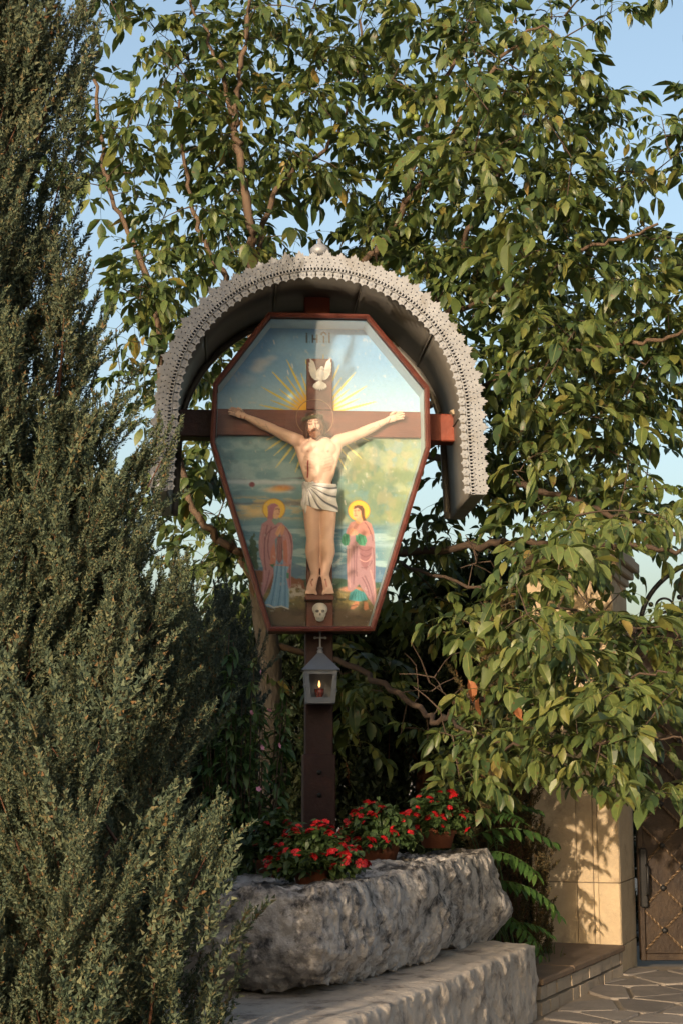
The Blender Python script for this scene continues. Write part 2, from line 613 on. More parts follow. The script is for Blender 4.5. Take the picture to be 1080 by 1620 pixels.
def glass_mat(name, ior=1.5, dust=0.05):
    m, n, l, b = base_mat(name)
    n.remove(b)
    fr = n.new('ShaderNodeFresnel')
    fr.inputs[0].default_value = ior
    tr = n.new('ShaderNodeBsdfTransparent')
    gl = n.new('ShaderNodeBsdfGlossy')
    gl.inputs['Roughness'].default_value = 0.02
    df = n.new('ShaderNodeBsdfDiffuse')
    df.inputs[0].default_value = (0.6, 0.58, 0.54, 1)
    m1 = n.new('ShaderNodeMixShader')
    m2 = n.new('ShaderNodeMixShader')
    tc = n.new('ShaderNodeTexCoord')
    nz = n.new('ShaderNodeTexNoise')
    nz.inputs['Scale'].default_value = 4
    nz.inputs['Detail'].default_value = 8
    l.new(tc.outputs['Object'], nz.inputs['Vector'])
    mr = n.new('ShaderNodeMapRange')
    mr.inputs[1].default_value = 0.35
    mr.inputs[2].default_value = 0.75
    mr.inputs[3].default_value = dust * 0.5
    mr.inputs[4].default_value = dust * 1.5
    l.new(nz.outputs[0], mr.inputs[0])
    l.new(mr.outputs[0], m1.inputs[0])
    l.new(tr.outputs[0], m1.inputs[1])
    l.new(df.outputs[0], m1.inputs[2])
    l.new(fr.outputs[0], m2.inputs[0])
    l.new(m1.outputs[0], m2.inputs[1])
    l.new(gl.outputs[0], m2.inputs[2])
    l.new(m2.outputs[0], n['Material Output'].inputs[0])
    return m


M['glass'] = glass_mat('window_glass', 1.55, 0.014)
M['lampglass'] = glass_mat('lantern_glass', 1.45, 0.01)

# ================================================================== THE GROUND
g = MB()
N = 24
gx = np.concatenate([np.linspace(-400, -14, 6), np.linspace(-12, 14, 14), np.linspace(16, 400, 6)])
gy = np.concatenate([np.linspace(-400, -14, 6), np.linspace(-12, 22, 18), np.linspace(24, 400, 6)])
vv = [(x, y, -0.05) for x in gx for y in gy]
ff = [(i * len(gy) + j, (i + 1) * len(gy) + j, (i + 1) * len(gy) + j + 1, i * len(gy) + j + 1) for i in range(len(gx) - 1) for j in range(len(gy) - 1)]
g.add(vv, ff)
tag(obj('ground', g, M['earth']), kind='structure')

# directions of the wall line (pillar, kerb and plinth run the same way)
AZ = math.radians(20.5)
aD = np.array((math.sin(AZ), math.cos(AZ)))      # along, away from the camera
nD = np.array((math.cos(AZ), -math.sin(AZ)))     # out towards the paving

pb = MB()
pb.box(-9.0, 9.0, -12.0, 10.62, -0.045, -0.012)
paving = tag(obj('paving', pb, M['mortar']), kind='structure')


def clip_poly(poly, n, d):
    out = []
    for i in range(len(poly)):
        a, b = poly[i], poly[(i + 1) % len(poly)]
        da, db = a @ n - d, b @ n - d
        if da <= 0:
            out.append(a)
        if (da < 0) != (db < 0):
            t = da / (da - db)
            out.append(a + (b - a) * t)
    return out


seeds = []
r2 = np.random.default_rng(3)
for i in range(15):
    for j in range(16):
        seeds.append((0.2 + i * 0.29 + (j % 2) * 0.14 + r2.uniform(-.2, .2), 5.4 + j * 0.345 + r2.uniform(-.22, .22)))
seeds = np.array(seeds)
plinth_line = np.array((1.02, 8.4))
for k, s_ in enumerate(seeds):
    if (s_ - plinth_line) @ nD < -0.02 or not (0.4 < s_[0] < 4.0 and 5.6 < s_[1] < 10.5):
        continue
    poly = [s_ + np.array(c) for c in ((-.6, -.6), (.6, -.6), (.6, .6), (-.6, .6))]
    for j, q in enumerate(seeds):
        if j == k or np.hypot(*(q - s_)) > 1.2:
            continue
        n_ = (q - s_)
        L = np.linalg.norm(n_)
        n_ = n_ / L
        poly = clip_poly(poly, n_, n_ @ ((q + s_) / 2) - 0.013)
        if len(poly) < 3:
            break
    poly = clip_poly(poly, -nD, -(nD @ plinth_line) - 0.03) if len(poly) >= 3 else poly
    poly = clip_poly(poly, np.array((0, 1.0)), 10.58) if len(poly) >= 3 else poly
    if len(poly) < 3:
        continue
    # soften the corners
    q2 = []
    for a in range(len(poly)):
        p0, p1, p2 = poly[a - 1], poly[a], poly[(a + 1) % len(poly)]
        q2 += [p1 + (p0 - p1) * 0.13, p1 + (p2 - p1) * 0.13]
    loc = np.mean(q2, 0)
    h = r2.uniform(-0.003, 0.004)
    m_ = MB()
    m_.prism([p - loc for p in q2], -0.02, h - 0.004, 'z', 0.0)
    m_.prism([(p - loc) for p in q2], h - 0.0038, h, 'z', 0.03)
    obj('paving_stone', m_, M['paver'], paving, loc=(loc[0], loc[1], 0), rot=(r2.uniform(-.006, .006), r2.uniform(-.006, .006), 0))

# planting bed behind the plinth
bed = MB()
nb_ = 40
bx = np.linspace(-3.2, 3.0, nb_)
by = np.linspace(6.2, 14.0, nb_)
gxm, gym = np.meshgrid(bx, by, indexing='ij')
pts = np.stack([gxm.ravel(), gym.ravel(), np.zeros(gxm.size)], 1)
dist = (pts[:, :2] - plinth_line) @ nD
hz = np.where(dist < -0.25, 0.22 + 0.05 * fbm(pts * 1.7, 3, 5), -0.12)
hz = np.where((pts[:, 1] > 9.0) & (dist > -0.45), -0.1, hz)
hz = np.where((dist < -0.25) & (pts[:, 1] > 8.4) & (dist > -0.8), 0.12, hz)
pts[:, 2] = hz
bed.add(pts, [(i * nb_ + j, (i + 1) * nb_ + j, (i + 1) * nb_ + j + 1, i * nb_ + j + 1) for i in range(nb_ - 1) for j in range(nb_ - 1)])
tag(obj('planting_bed', bed, M['soil'], smooth=True), kind='structure')


# ================================================================== ROCKS
def rock_mesh(corner, t_len, w_len, z0, z1, shape_fn, seed, step=0.022, name='rock'):
    """a rough block; local axes: t along the wall line, w inwards to the left, z up"""
    nt, nw, nz_ = int(t_len / step), int(w_len / step), max(4, int((z1 - z0) / step))
    V, F, idx = [], [], {}

    def vid(i, j, k):
        if (i, j, k) not in idx:
            idx[i, j, k] = len(V)
            V.append((i / nt, j / nw, k / nz_))
        return idx[i, j, k]
    for i in range(nt):
        for j in range(nw):
            F.append((vid(i, j, 0), vid(i, j + 1, 0), vid(i + 1, j + 1, 0), vid(i + 1, j, 0)))
            F.append((vid(i, j, nz_), vid(i + 1, j, nz_), vid(i + 1, j + 1, nz_), vid(i, j + 1, nz_)))
    for i in range(nt):
        for k in range(nz_):
            F.append((vid(i, 0, k), vid(i + 1, 0, k), vid(i + 1, 0, k + 1), vid(i, 0, k + 1)))
            F.append((vid(i, nw, k), vid(i, nw, k + 1), vid(i + 1, nw, k + 1), vid(i + 1, nw, k)))
    for j in range(nw):
        for k in range(nz_):
            F.append((vid(0, j, k), vid(0, j, k + 1), vid(0, j + 1, k + 1), vid(0, j + 1, k)))
            F.append((vid(nt, j, k), vid(nt, j + 1, k), vid(nt, j + 1, k + 1), vid(nt, j, k + 1)))
    q = np.array(V)
    loc = shape_fn(q)
    return loc, F


def smoothstep(a, b, x):
    t = np.clip((x - a) / (b - a), 0, 1)
    return t * t * (3 - 2 * t)


def boulder_shape(q):
    t, w, z = q[:, 0] * 2.62, q[:, 1] * 0.80, q[:, 2]
    H = 0.42 + 0.05 * smoothstep(0.2, 1.0, q[:, 0])
    T = t.copy()
    Wd = w.copy()
    # pull the corners in so that it reads as a worn block
    e = 0.10
    ct, cw, cz = 1.31, 0.40, 0.5
    ut, uw, uz = (q[:, 0] - .5) * 2, (q[:, 1] - .5) * 2, (q[:, 2] - .5) * 2
    rr = (np.abs(ut) ** 9 + np.abs(uw) ** 7 + np.abs(uz) ** 6) ** (1 / 7.0)
    rr = np.maximum(rr, 0.001)
    k = np.maximum(np.max(np.abs(np.stack([ut, uw, uz])), 0), 1e-3) / rr
    k = np.clip(k, 0.8, 1.0)
    T = ct + (T - ct) * (1 - (1 - k) * 0.35)
    Wd = cw + (Wd - cw) * (1 - (1 - k) * 0.9)
    # undercut at the foot of the near end, notch in the foot further along
    und = smoothstep(0.45, 0.0, q[:, 2])
    front = smoothstep(0.5, 0.0, q[:, 1])
    near = smoothstep(0.28, 0.0, q[:, 0])
    T = T + und * near * 0.12
    Wd = Wd + und * front * (0.045 + 0.035 * np.sin(q[:, 0] * 9.0))
    Z = z * H
    lift = 0.05 * smoothstep(0.5, 0.62, q[:, 0]) * smoothstep(0.80, 0.70, q[:, 0]) + 0.03 * smoothstep(0.3, 0.0, q[:, 0])
    Z = Z + lift * (1 - q[:, 2]) * front
    # bulge at the far end, low
    far = smoothstep(0.88, 1.0, q[:, 0])
    T = T + far * 0.07 * np.exp(-((q[:, 2] - 0.25) / 0.3) ** 2) - far * 0.13 * smoothstep(.45, 1, q[:, 2])
    Wd = Wd - far * 0.07 * np.exp(-((q[:, 2] - 0.28) / 0.2) ** 2) * front
    p3 = np.stack([T, Wd, Z], 1)
    # hollowed, pitted top
    top = smoothstep(0.9, 1.0, q[:, 2])
    wp = p3 + 0.05 * np.stack([fbm(p3 * 5, 2, s_) for s_ in (71, 72, 73)], 1)
    mk_ = 0.15 + 1.1 * smoothstep(-.12, .22, fbm(p3 * np.array((2.2, 2.2, 4.5)), 3, 77))
    d = 0.034 * np.round(fbm(p3 * np.array((1.6, 2.2, 3.4)), 2, 19) * 5) / 5 + 0.034 * fbm(p3 * 2.6, 3, 11) + 0.022 * fbm(p3 * 9, 4, 12) + 0.018 * (worley(wp * 6.5, 3) - .5) + mk_ * (0.022 * (worley(wp * 13, 5) - .5) + 0.020 * (worley(wp * 29, 6) - .5)) + 0.012 * fbm(p3 * 36, 2, 15)
    ridge = 1 - np.abs(fbm(p3 * np.array((7, 7, 5)), 3, 17)) * 4
    d = d - 0.020 * np.clip(ridge - 0.45, 0, 1)
    nrm = np.stack([ut * np.abs(ut) ** 6, uw * np.abs(uw) ** 4, uz * np.abs(uz) ** 4], 1)
    nrm /= np.maximum(np.linalg.norm(nrm, axis=1, keepdims=True), 1e-6)
    p3 = p3 + nrm * d[:, None]
    p3[:, 2] -= top * 0.03 * smoothstep(0.25, 0.6, q[:, 1])
    return p3


def tw_to_xy(corner, p3):
    """corner + t along + w inwards"""
    o = np.array(corner)
    xy = o[None] + p3[:, :1] * aD[None] - p3[:, 1:2] * nD[None]
    return np.concatenate([xy, p3[:, 2:]], 1)


def build_rock(name, label, corner, dims, z0, shape_fn, mat, seed, step):
    loc, F = rock_mesh(corner, dims[0], dims[1], 0, dims[2], shape_fn, seed, step)
    W_ = tw_to_xy((0, 0), loc)
    o = fast_mesh(name, W_, np.array([i for f in F for i in f]), np.full(len(F), 4), True)
    ob = link(name, o, mat, None, (corner[0], corner[1], z0))
    return tag(ob, label, 'rock')


b0 = P(512, 1412, 6.12)
build_rock('trough_boulder', 'long grey weathered limestone boulder carrying the flower pots', (b0.x + .02, 6.12), (2.62, 0.8, 0.45), 0.365, boulder_shape, M['rock'], 1, 0.0118)


def plinth_shape(q):
    L, Wd_, H = 3.02, 1.15, 0.40
    p3 = q * np.array((L, Wd_, H))
    u = (q - .5) * 2
    rr = (np.abs(u[:, 0]) ** 26 + np.abs(u[:, 1]) ** 18 + np.abs(u[:, 2]) ** 9) ** (1 / 12.0)
    k = np.clip(np.max(np.abs(u), 1) / np.maximum(rr, 1e-3), 0.9, 1)
    c = np.array((L, Wd_, H)) / 2
    p3 = c + (p3 - c) * np.stack([1 - (1 - k) * .1, 1 - (1 - k) * .3, 1 - (1 - k) * .7], 1)
    nrm = u * np.abs(u) ** 8
    nrm /= np.maximum(np.linalg.norm(nrm, axis=1, keepdims=True), 1e-6)
    d = 0.026 * (worley(p3 * np.array((9, 9, 7)), 8) - .5) + 0.030 * fbm(p3 * np.array((3, 3, 6)), 4, 31) + 0.014 * fbm(p3 * np.array((11, 11, 15)), 4, 33) + 0.010 * fbm(p3 * 30, 3, 37)
    side = 1 - smoothstep(0.6, 0.95, np.abs(nrm[:, 2]))
    d = d * (0.22 + 0.45 * side)
    # pick marks run down the faces
    d = d + 0.010 * side * fbm(p3 * np.array((14, 14, 24)), 3, 39) + 0.010 * side * (worley(p3 * 26, 41) - .5)
    return p3 + nrm * d[:, None]


pc = np.array((1.02, 8.40)) - aD * 3.02
build_rock('stone_plinth', 'low rough-hewn pale stone plinth under the boulder', tuple(pc), (3.02, 1.15, 0.4), -0.035, plinth_shape, M['plinth'], 2, 0.016)

# ================================================================== LOW KERB WALL beside the pillar
kb0 = np.array((1.02, 8.46))
kb1 = np.array((1.745, 10.15))
kdir = (kb1 - kb0) / np.linalg.norm(kb1 - kb0)
kn = np.array((kdir[1], -kdir[0]))
klen = float(np.linalg.norm(kb1 - kb0))
krot = math.atan2(kdir[1], kdir[0])
kerb = thing('kerb_wall', 'low stone-faced kerb wall with brown coping beside the gate pillar', 'kerb', (kb0[0], kb0[1], 0), krot)
c_ = MB()
c_.box(0.0, klen, 0.02, 0.50, -0.03, 0.125)
obj('wall_core', c_, M['core'], kerb)
r2 = np.random.default_rng(12)
for row, (za, zb) in enumerate(((-0.02, 0.055), (0.063, 0.135))):
    x = 0.0
    while x < klen - 0.03:
        w_ = min(r2.uniform(0.12, 0.30), klen - x)
        if klen - x - w_ < 0.06:
            w_ = klen - x
        s1, s2 = r2.uniform(-.015, .015, 2)
        m_ = MB()
        pro = r2.uniform(-0.012, -0.001)
        m_.prism([(x + .004, za + .002), (x + w_ - .004 + s1, za), (x + w_ - .004 + s2 * .5, zb), (x + w_ * .5, zb - .004), (x + .004 - s2 * .5, zb - .002)], 0.03, pro, 'y', 0.05)
        obj('facing_stone', m_, M['kerbstone'], kerb)
        x += w_
for k in range(3):
    m_ = MB()
    xa, xb = klen * k / 3 + .003, klen * (k + 1) / 3 - .003
    m_.box(xa, xb, -0.02, 0.46, 0.136, 0.172 + .003 * (k % 2), 0.008)
    obj('coping_slab', m_, M['coping'], kerb)

# ================================================================== GATE PILLAR
pe = np.array((1.745, 10.17))
paz = math.radians(19)
prot = PI / 2 - paz          # local x runs along the right-hand face, away from the camera
PW, PL, PH = 0.56, 0.60, 2.52
pillar = thing('gate_pillar', 'pale sandstone-clad gate pillar with stepped capital', 'pillar', (pe[0], pe[1], -0.04), prot)
c_ = MB()
c_.box(0.012, PL - .012, 0.012, PW - .012, 0, PH - 0.002)
obj('pillar_core', c_, M['core'], pillar)
rows = [0.0, 0.20, 0.585, 1.17, 1.76, 2.30, PH]
for i in range(len(rows) - 1):
    za, zb = rows[i] + .0025, rows[i + 1] - .0025
    # near face (x = 0 plane), cut into upright slabs
    cuts = [0.0, 0.135, 0.165, 0.27, PW] if i > 0 else [0.0, 0.25, PW]
    for a, b in zip(cuts[:-1], cuts[1:]):
        m_ = MB()
        dp = 0.006 if abs(b - a - 0.03) < .001 else 0.0
        m_.box(dp - .001, 0.014, a + .0016, b - .0016, za, zb, 0.003)
        obj('cladding_slab', m_, M['clad'], pillar)
    cuts = [0.0, PL] if i > 0 else [0, .2, .4, PL]
    for a, b in zip(cuts[:-1], cuts[1:]):
        m_ = MB()
        m_.box(a + .016 if a == 0 else a + .0016, b - .0016, -0.0015, 0.014, za, zb, 0.003)
        obj('cladding_slab', m_, M['clad'], pillar)
    m_ = MB()
    m_.box(PL - .013, PL + .001, 0.002, PW - .002, za, zb, 0.003)
    obj('cladding_slab', m_, M['clad'], pillar)
    m_ = MB()
    m_.box(0.016, PL - .016, PW - .013, PW + .001, za, zb, 0.003)
    obj('cladding_slab', m_, M['clad'], pillar)
for k, (e_, za, zb) in enumerate(((0.02, 0.0, 0.05), (0.05, 0.052, 0.10), (0.085, 0.102, 0.17), (0.06, 0.172, 0.205))):
    m_ = MB()
    m_.box(-e_, PL + e_, -e_, PW + e_, PH + za, PH + zb, 0.008)
    obj('capital_moulding', m_, M['cap'], pillar)
m_ = MB()
m_.add([(-.05, -.05, PH + .207), (PL + .05, -.05, PH + .207), (PL + .05, PW + .05, PH + .207), (-.05, PW + .05, PH + .207), (PL / 2, PW / 2, PH + .32)],
       [(0, 1, 4), (1, 2, 4), (2, 3, 4), (3, 0, 4), (3, 2, 1, 0)])
obj('capital_roof', m_, M['cap'], pillar)

# ================================================================== GATE
GX0, GX1, GY = 1.955, 3.50, 10.70
gate = thing('metal_gate', 'brown sheet-metal gate with diagonal lattice bars and iron scrolls on top', 'gate', (GX0, GY, 0))
GW = GX1 - GX0
GH = 2.22
m_ = MB()
m_.box(0.02, GW - .02, 0.0, 0.012, 0.05, GH - .02)
obj('sheet_panel', m_, M['gate'], gate)
for (a, b, c, d) in ((0, 0.035, 0.02, GH), (GW - .035, GW, 0.02, GH), (.0355, GW - .0355, 0.02, 0.065), (.0355, GW - .0355, GH - .04, GH)):
    m_ = MB()
    m_.box(a, b, -0.03, 0.03, c, d, 0.004)
    obj('frame_bar', m_, M['gate'], gate)


def twisted_bar(x0, z0, x1, z1, y, r=0.008):
    L = math.hypot(x1 - x0, z1 - z0)
    n_ = max(4, int(L / 0.012))
    fr = frame_from((x1 - x0, 0, z1 - z0), (0, 1, 0))
    V, F = [], []
    for i in range(n_ + 1):
        t = i / n_
        p = np.array((x0 + (x1 - x0) * t, y, z0 + (z1 - z0) * t))
        for k in range(4):
            a = PI / 2 * k + t * L * 45
            V.append(p + r * (math.cos(a) * fr[:, 1] + math.sin(a) * fr[:, 2]))
    for i in range(n_):
        for k in range(4):
            F.append((i * 4 + k, i * 4 + (k + 1) % 4, (i + 1) * 4 + (k + 1) % 4, (i + 1) * 4 + k))
    mb = MB()
    mb.add(V, F)
    return mb


def clip_seg(c, sgn):
    """the line z = c + sgn*x inside the frame"""
    x0, x1, z0, z1 = .036, GW - .036, .066, GH - .041
    pts_ = []
    for x in (x0, x1):
        z = c + sgn * x
        if z0 <= z <= z1:
            pts_.append((x, z))
    for z in (z0, z1):
        x = (z - c) / sgn
        if x0 < x < x1:
            pts_.append((x, z))
    return sorted(pts_)[:2] if len(pts_) >= 2 else None


stp = 0.272
for k in range(-8, 16):
    s_ = clip_seg(0.05 + k * stp, 1.0)
    if s_:
        (xa, za), (xb, zb) = s_
        obj('lattice_bar', twisted_bar(xa, za, xb, zb, -0.011), M['gatebar'], gate)
    s_ = clip_seg(0.10 + k * stp, -1.0)
    if s_:
        (xa, za), (xb, zb) = s_
        obj('lattice_bar', twisted_bar(xa, za, xb, zb, -0.020), M['gatebar'], gate)
studm = MB()
studm.ball((0, 0, 0), (0.02, 0.014, 0.02), 10, 6)
studme = studm.mesh('stud', True)
for k in range(-8, 16):
    for j in range(-8, 16):
        c1, c2 = 0.05 + k * stp, 0.10 + j * stp
        x = (c2 - c1) / 2
        z = c1 + x
        if .06 < x < GW - .06 and .09 < z < GH - .06:
            link('stud', studme, M['iron'], gate, (x, -0.027, z))
# lock case by the jamb
m_ = MB()
m_.box(0.004, 0.05, -0.075, -0.031, 0.36, 0.74, 0.006)
lk = obj('lock_case', m_, M['iron'], gate)
m_ = MB()
m_.tube([(0.045, -0.076, 0.44), (0.045, -0.105, 0.45), (0.045, -0.105, 0.62), (0.045, -0.076, 0.63)], 0.009, 8)
obj('pull_handle', m_, M['iron'], lk, True)
# arch and scrolls on top
arc_c = (GW / 2 + 0.02, GH - .02)
RA, RB = GW / 2 - 0.05, 0.52
m_ = MB()
m_.tube([(arc_c[0] - RA * math.cos(a), 0, arc_c[1] + RB * math.sin(a)) for a in np.linspace(0.0, PI, 36)], 0.017, 8, up=(0, 1, 0))
obj('arch_bar', m_, M['iron'], gate, True)


def spiral(cx, cz, r0, r1, a0, turns, n_=40):
    return [(cx + (r0 + (r1 - r0) * t) * math.cos(a0 + turns * 2 * PI * t), 0.0, cz + (r0 + (r1 - r0) * t) * math.sin(a0 + turns * 2 * PI * t)) for t in np.linspace(0, 1, n_)]


for (cx, cz, r, a0, tn) in ((0.23, GH + 0.12, 0.085, -PI / 2, 1.35), (0.45, GH + .17, 0.11, -PI / 2, -1.35), (GW - .23, GH + .12, .085, -PI / 2, -1.35), (GW - .45, GH + .17, .11, -PI / 2, 1.35), (GW / 2, GH + .2, .13, -PI / 2, 1.5)):
    m_ = MB()
    m_.tube([(cx, 0, GH - .002)] + spiral(cx, cz, r, r * .25, a0, tn), 0.008, 6, up=(0, 1, 0))
    sc_o = obj('scroll', m_, M['iron'], gate, True)
    m_ = MB()
    m_.ball((cx - r, 0, cz + .02), (.018, .014, .018), 8, 6)
    obj('rosette', m_, M['iron'], sc_o, True)
# the other pillar of the gateway, just out of the frame
m_ = MB()
p2 = thing('gate_pillar', 'second sandstone pillar at the far side of the gate', 'pillar', (GX1 + .02, GY - .35, -0.04))
for i in range(len(rows) - 1):
    m_ = MB()
    m_.box(0, .5, 0, .6, rows[i] + .002, rows[i + 1] - .002, .004)
    obj('cladding_slab', m_, M['clad'], p2)
m_ = MB()
m_.box(-.07, .57, -.07, .67, PH, PH + .15, .01)
obj('capital_moulding', m_, M['cap'], p2)

# ================================================================== THE SHRINE
SROT = math.radians(4.0)
_o = P(505, 1230, 9.0)
SO = np.array((_o.x, _o.y))
sU = np.array((math.cos(SROT), math.sin(SROT)))
sV = np.array((-math.sin(SROT), math.cos(SROT)))


def S(px, py, v):
    """shrine-local point (u right, v away, z up) on the plane at depth v"""
    r = ray(px, py)
    rxy = np.array((r.x, r.y))
    t = (v + SO @ sV) / (rxy @ sV)
    p = rxy * t - SO
    return (float(p @ sU), v, float(CAMZ + r.z * t))


def S2(px, py, v):
    a = S(px, py, v)
    return (a[0], a[2])


def proj(p):
    """shrine-local points -> photograph pixels (to measure paint marks on the figure)"""
    p = np.asarray(p, float)
    w = SO[None] + p[:, :1] * sU[None] + p[:, 1:2] * sV[None]
    x, y, z = w[:, 0], w[:, 1], p[:, 2] - CAMZ
    d = y * cp_ + z * sp_
    h = -y * sp_ + z * cp_
    return 540 + FPX * x / d, 810 - FPX * h / d


shrine = thing('wayside_shrine', 'tall dark red wooden cross with glazed crucifix case under arched metal canopy', 'shrine', (SO[0], SO[1], 0), SROT)

# ---- timbers
def beam(name, px0, px1, py0, py1, v0, v1, mat, bev=0.006, z0=None):
    a, b = S(px0, py0, v0), S(px1, py1, v0)
    m_ = MB()
    m_.box(a[0], b[0], v0, v1, b[2] if z0 is None else z0, a[2], bev)
    return obj(name, m_, mat, shrine)


beam('post', 483.5, 527, 1001, 1200, -0.03, 0.12, M['wood'])
bt = beam('post_boot', 480, 531, 1193, 1330, -0.07, 0.16, M['wood'], z0=0.12)
for py in (1222, 1258, 1300):
    m_ = MB()
    m_.ball(S(505, py, -0.071), (0.014, 0.008, 0.014), 8, 6)
    obj('bolt_head', m_, M['iron'], bt, True)
beam('post_top', 482, 522, 432, 503, -0.03, 0.10, M['wood_lit'])
beam('crossbeam_end', 283, 345, 647, 691, -0.03, 0.10, M['wood'])
beam('crossbeam_end', 670, 720, 654, 698, -0.03, 0.10, M['wood_lit'])  # right end takes the sunlit tone, left end the shaded one

# ---- glazed case
OUT = [(425, 494), (583, 497), (678.5, 612), (680.5, 708), (592, 998), (424, 998.5), (333, 700), (337.5, 606)]
VF = -0.22
outer = np.array([S2(x, y, VF) for x, y in OUT])


def inset(poly, d):
    n_ = len(poly)
    out = []
    area = 0.5 * sum(poly[i][0] * poly[(i + 1) % n_][1] - poly[(i + 1) % n_][0] * poly[i][1] for i in range(n_))
    sg = 1 if area > 0 else -1
    lines = []
    for i in range(n_):
        a, b = poly[i], poly[(i + 1) % n_]
        e = (b - a) / np.linalg.norm(b - a)
        nn = np.array((-e[1], e[0])) * sg
        lines.append((a + nn * d, e))
    for i in range(n_):
        p, e = lines[i - 1]
        q, f = lines[i]
        A = np.array([e, -f]).T
        t = np.linalg.solve(A, q - p)
        out.append(p + e * t[0])
    return np.array(out)


inner = inset(outer, 0.026)
case = MB()
nO = len(outer)
co = inset(outer, 0.006)
for i in range(nO):
    j = (i + 1) % nO
    a, b = co[i], co[j]
    case.add([(a[0], VF + .032, a[1]), (b[0], VF + .032, b[1]), (b[0], 0.03, b[1]), (a[0], 0.03, a[1])], [(0, 1, 2, 3)])
case.add([(p[0], 0.03, p[1]) for p in co], [tuple(range(nO))])
case_o = obj('display_case', case, M['frame'], shrine)
for i in range(nO):
    j = (i + 1) % nO
    a, b, c, d = outer[i], outer[j], inner[j], inner[i]
    m_ = MB()
    e = 0.0006 * (b - a) / np.linalg.norm(b - a)
    a, b, c, d = a + e, b - e, c - e, d + e
    mid1, mid2 = a * .45 + d * .55, b * .45 + c * .55
    V = [(a[0], VF, a[1]), (b[0], VF, b[1]), (mid2[0], VF - .006, mid2[1]), (mid1[0], VF - .006, mid1[1]), (c[0], VF + .004, c[1]), (d[0], VF + .004, d[1]),
         (a[0], VF + .03, a[1]), (b[0], VF + .03, b[1]), (c[0], VF + .03, c[1]), (d[0], VF + .03, d[1])]
    m_.add(V, [(0, 1, 2, 3), (3, 2, 4, 5), (0, 6, 7, 1), (4, 8, 9, 5), (6, 9, 8, 7), (0, 3, 5, 9, 6), (1, 7, 8, 4, 2)])
    obj('frame_bar', m_, M['frame'], case_o)
inl = inset(outer, 0.0305)
for i in range(nO):
    j = (i + 1) % nO
    a, b = inl[i], inl[j]
    m_ = MB()
    m_.add([(a[0], VF + .031, a[1]), (b[0], VF + .031, b[1]), (b[0], 0.0, b[1]), (a[0], 0.0, a[1])], [(0, 1, 2, 3)])
    obj('side_lining', m_, M['liner'], case_o)
m_ = MB()
gl_ = inset(outer, 0.022)
m_.prism([tuple(p) for p in gl_], VF + .0312, VF + .0342, 'y')
obj('glass_pane', m_, M['glass'], case_o)

# ---- the painting on the back board
GSX, GSY = 1.25, 1.25
xs = np.arange(334, 682, GSX)
ys = np.arange(492, 1002, GSY)
X, Y = np.meshgrid(xs, ys)
shp = X.shape
XX, YY = X.ravel(), Y.ravel()


def C(*c):
    return np.array(lin(*c))


def nz2(sx, sy, seed, octv=4):
    return fbm(np.stack([XX / sx, YY / sy, np.zeros_like(XX)], 1), octv, seed)


img = np.zeros((XX.size, 3))


def mixin(mask, col):
    global img
    m = np.clip(mask, 0, 1)[:, None]
    img = img * (1 - m) + np.asarray(col) * m


def sst(a, b, x):
    t = np.clip((x - a) / (b - a), 0, 1)
    return t * t * (3 - 2 * t)


def inpoly(poly, soft=0.9, wob=0.0):
    poly = np.array(poly, float)
    x, y = XX, YY
    if wob:
        x = x + wob * nz2(6, 6, 91, 2)
        y = y + wob * nz2(6, 6, 92, 2)
    ins = np.zeros(XX.size, bool)
    dmin = np.full(XX.size, 1e9)
    n_ = len(poly)
    bb = (XX > poly[:, 0].min() - 4) & (XX < poly[:, 0].max() + 4) & (YY > poly[:, 1].min() - 4) & (YY < poly[:, 1].max() + 4)
    x, y = x[bb], y[bb]
    I = np.zeros(x.size, bool)
    D = np.full(x.size, 1e9)
    for i in range(n_):
        (x1, y1), (x2, y2) = poly[i], poly[(i + 1) % n_]
        c = ((y1 > y) != (y2 > y)) & (x < (x2 - x1) * (y - y1) / (y2 - y1 + 1e-12) + x1)
        I ^= c
        ex, ey = x2 - x1, y2 - y1
        t = np.clip(((x - x1) * ex + (y - y1) * ey) / (ex * ex + ey * ey + 1e-9), 0, 1)
        D = np.minimum(D, np.hypot(x - x1 - t * ex, y - y1 - t * ey))
    out = np.zeros(XX.size)
    out[bb] = sst(-soft, soft, np.where(I, D, -D))
    return out


def ell(cx, cy, rx, ry, soft=0.15, rot=0.0):
    c, s_ = math.cos(rot), math.sin(rot)
    dx, dy = XX - cx, YY - cy
    q = np.hypot((dx * c + dy * s_) / rx, (-dx * s_ + dy * c) / ry)
    return 1 - sst(1 - soft, 1 + soft, q)


def stroke(pts, w, soft=0.7):
    pts = np.array(pts, float)
    bb = (XX > pts[:, 0].min() - w - 3) & (XX < pts[:, 0].max() + w + 3) & (YY > pts[:, 1].min() - w - 3) & (YY < pts[:, 1].max() + w + 3)
    x, y = XX[bb], YY[bb]
    D = np.full(x.size, 1e9)
    for (x1, y1), (x2, y2) in zip(pts[:-1], pts[1:]):
        ex, ey = x2 - x1, y2 - y1
        t = np.clip(((x - x1) * ex + (y - y1) * ey) / (ex * ex + ey * ey + 1e-9), 0, 1)
        D = np.minimum(D, np.hypot(x - x1 - t * ex, y - y1 - t * ey))
    out = np.zeros(XX.size)
    out[bb] = 1 - sst(w / 2 - soft / 2, w / 2 + soft, D)
    return out


def curve(p0, p1, bow, n_=8):
    p0, p1 = np.array(p0, float), np.array(p1, float)
    d = p1 - p0
    nn = np.array((-d[1], d[0]))
    return [p0 + d * t + nn * bow * 4 * t * (1 - t) for t in np.linspace(0, 1, n_)]


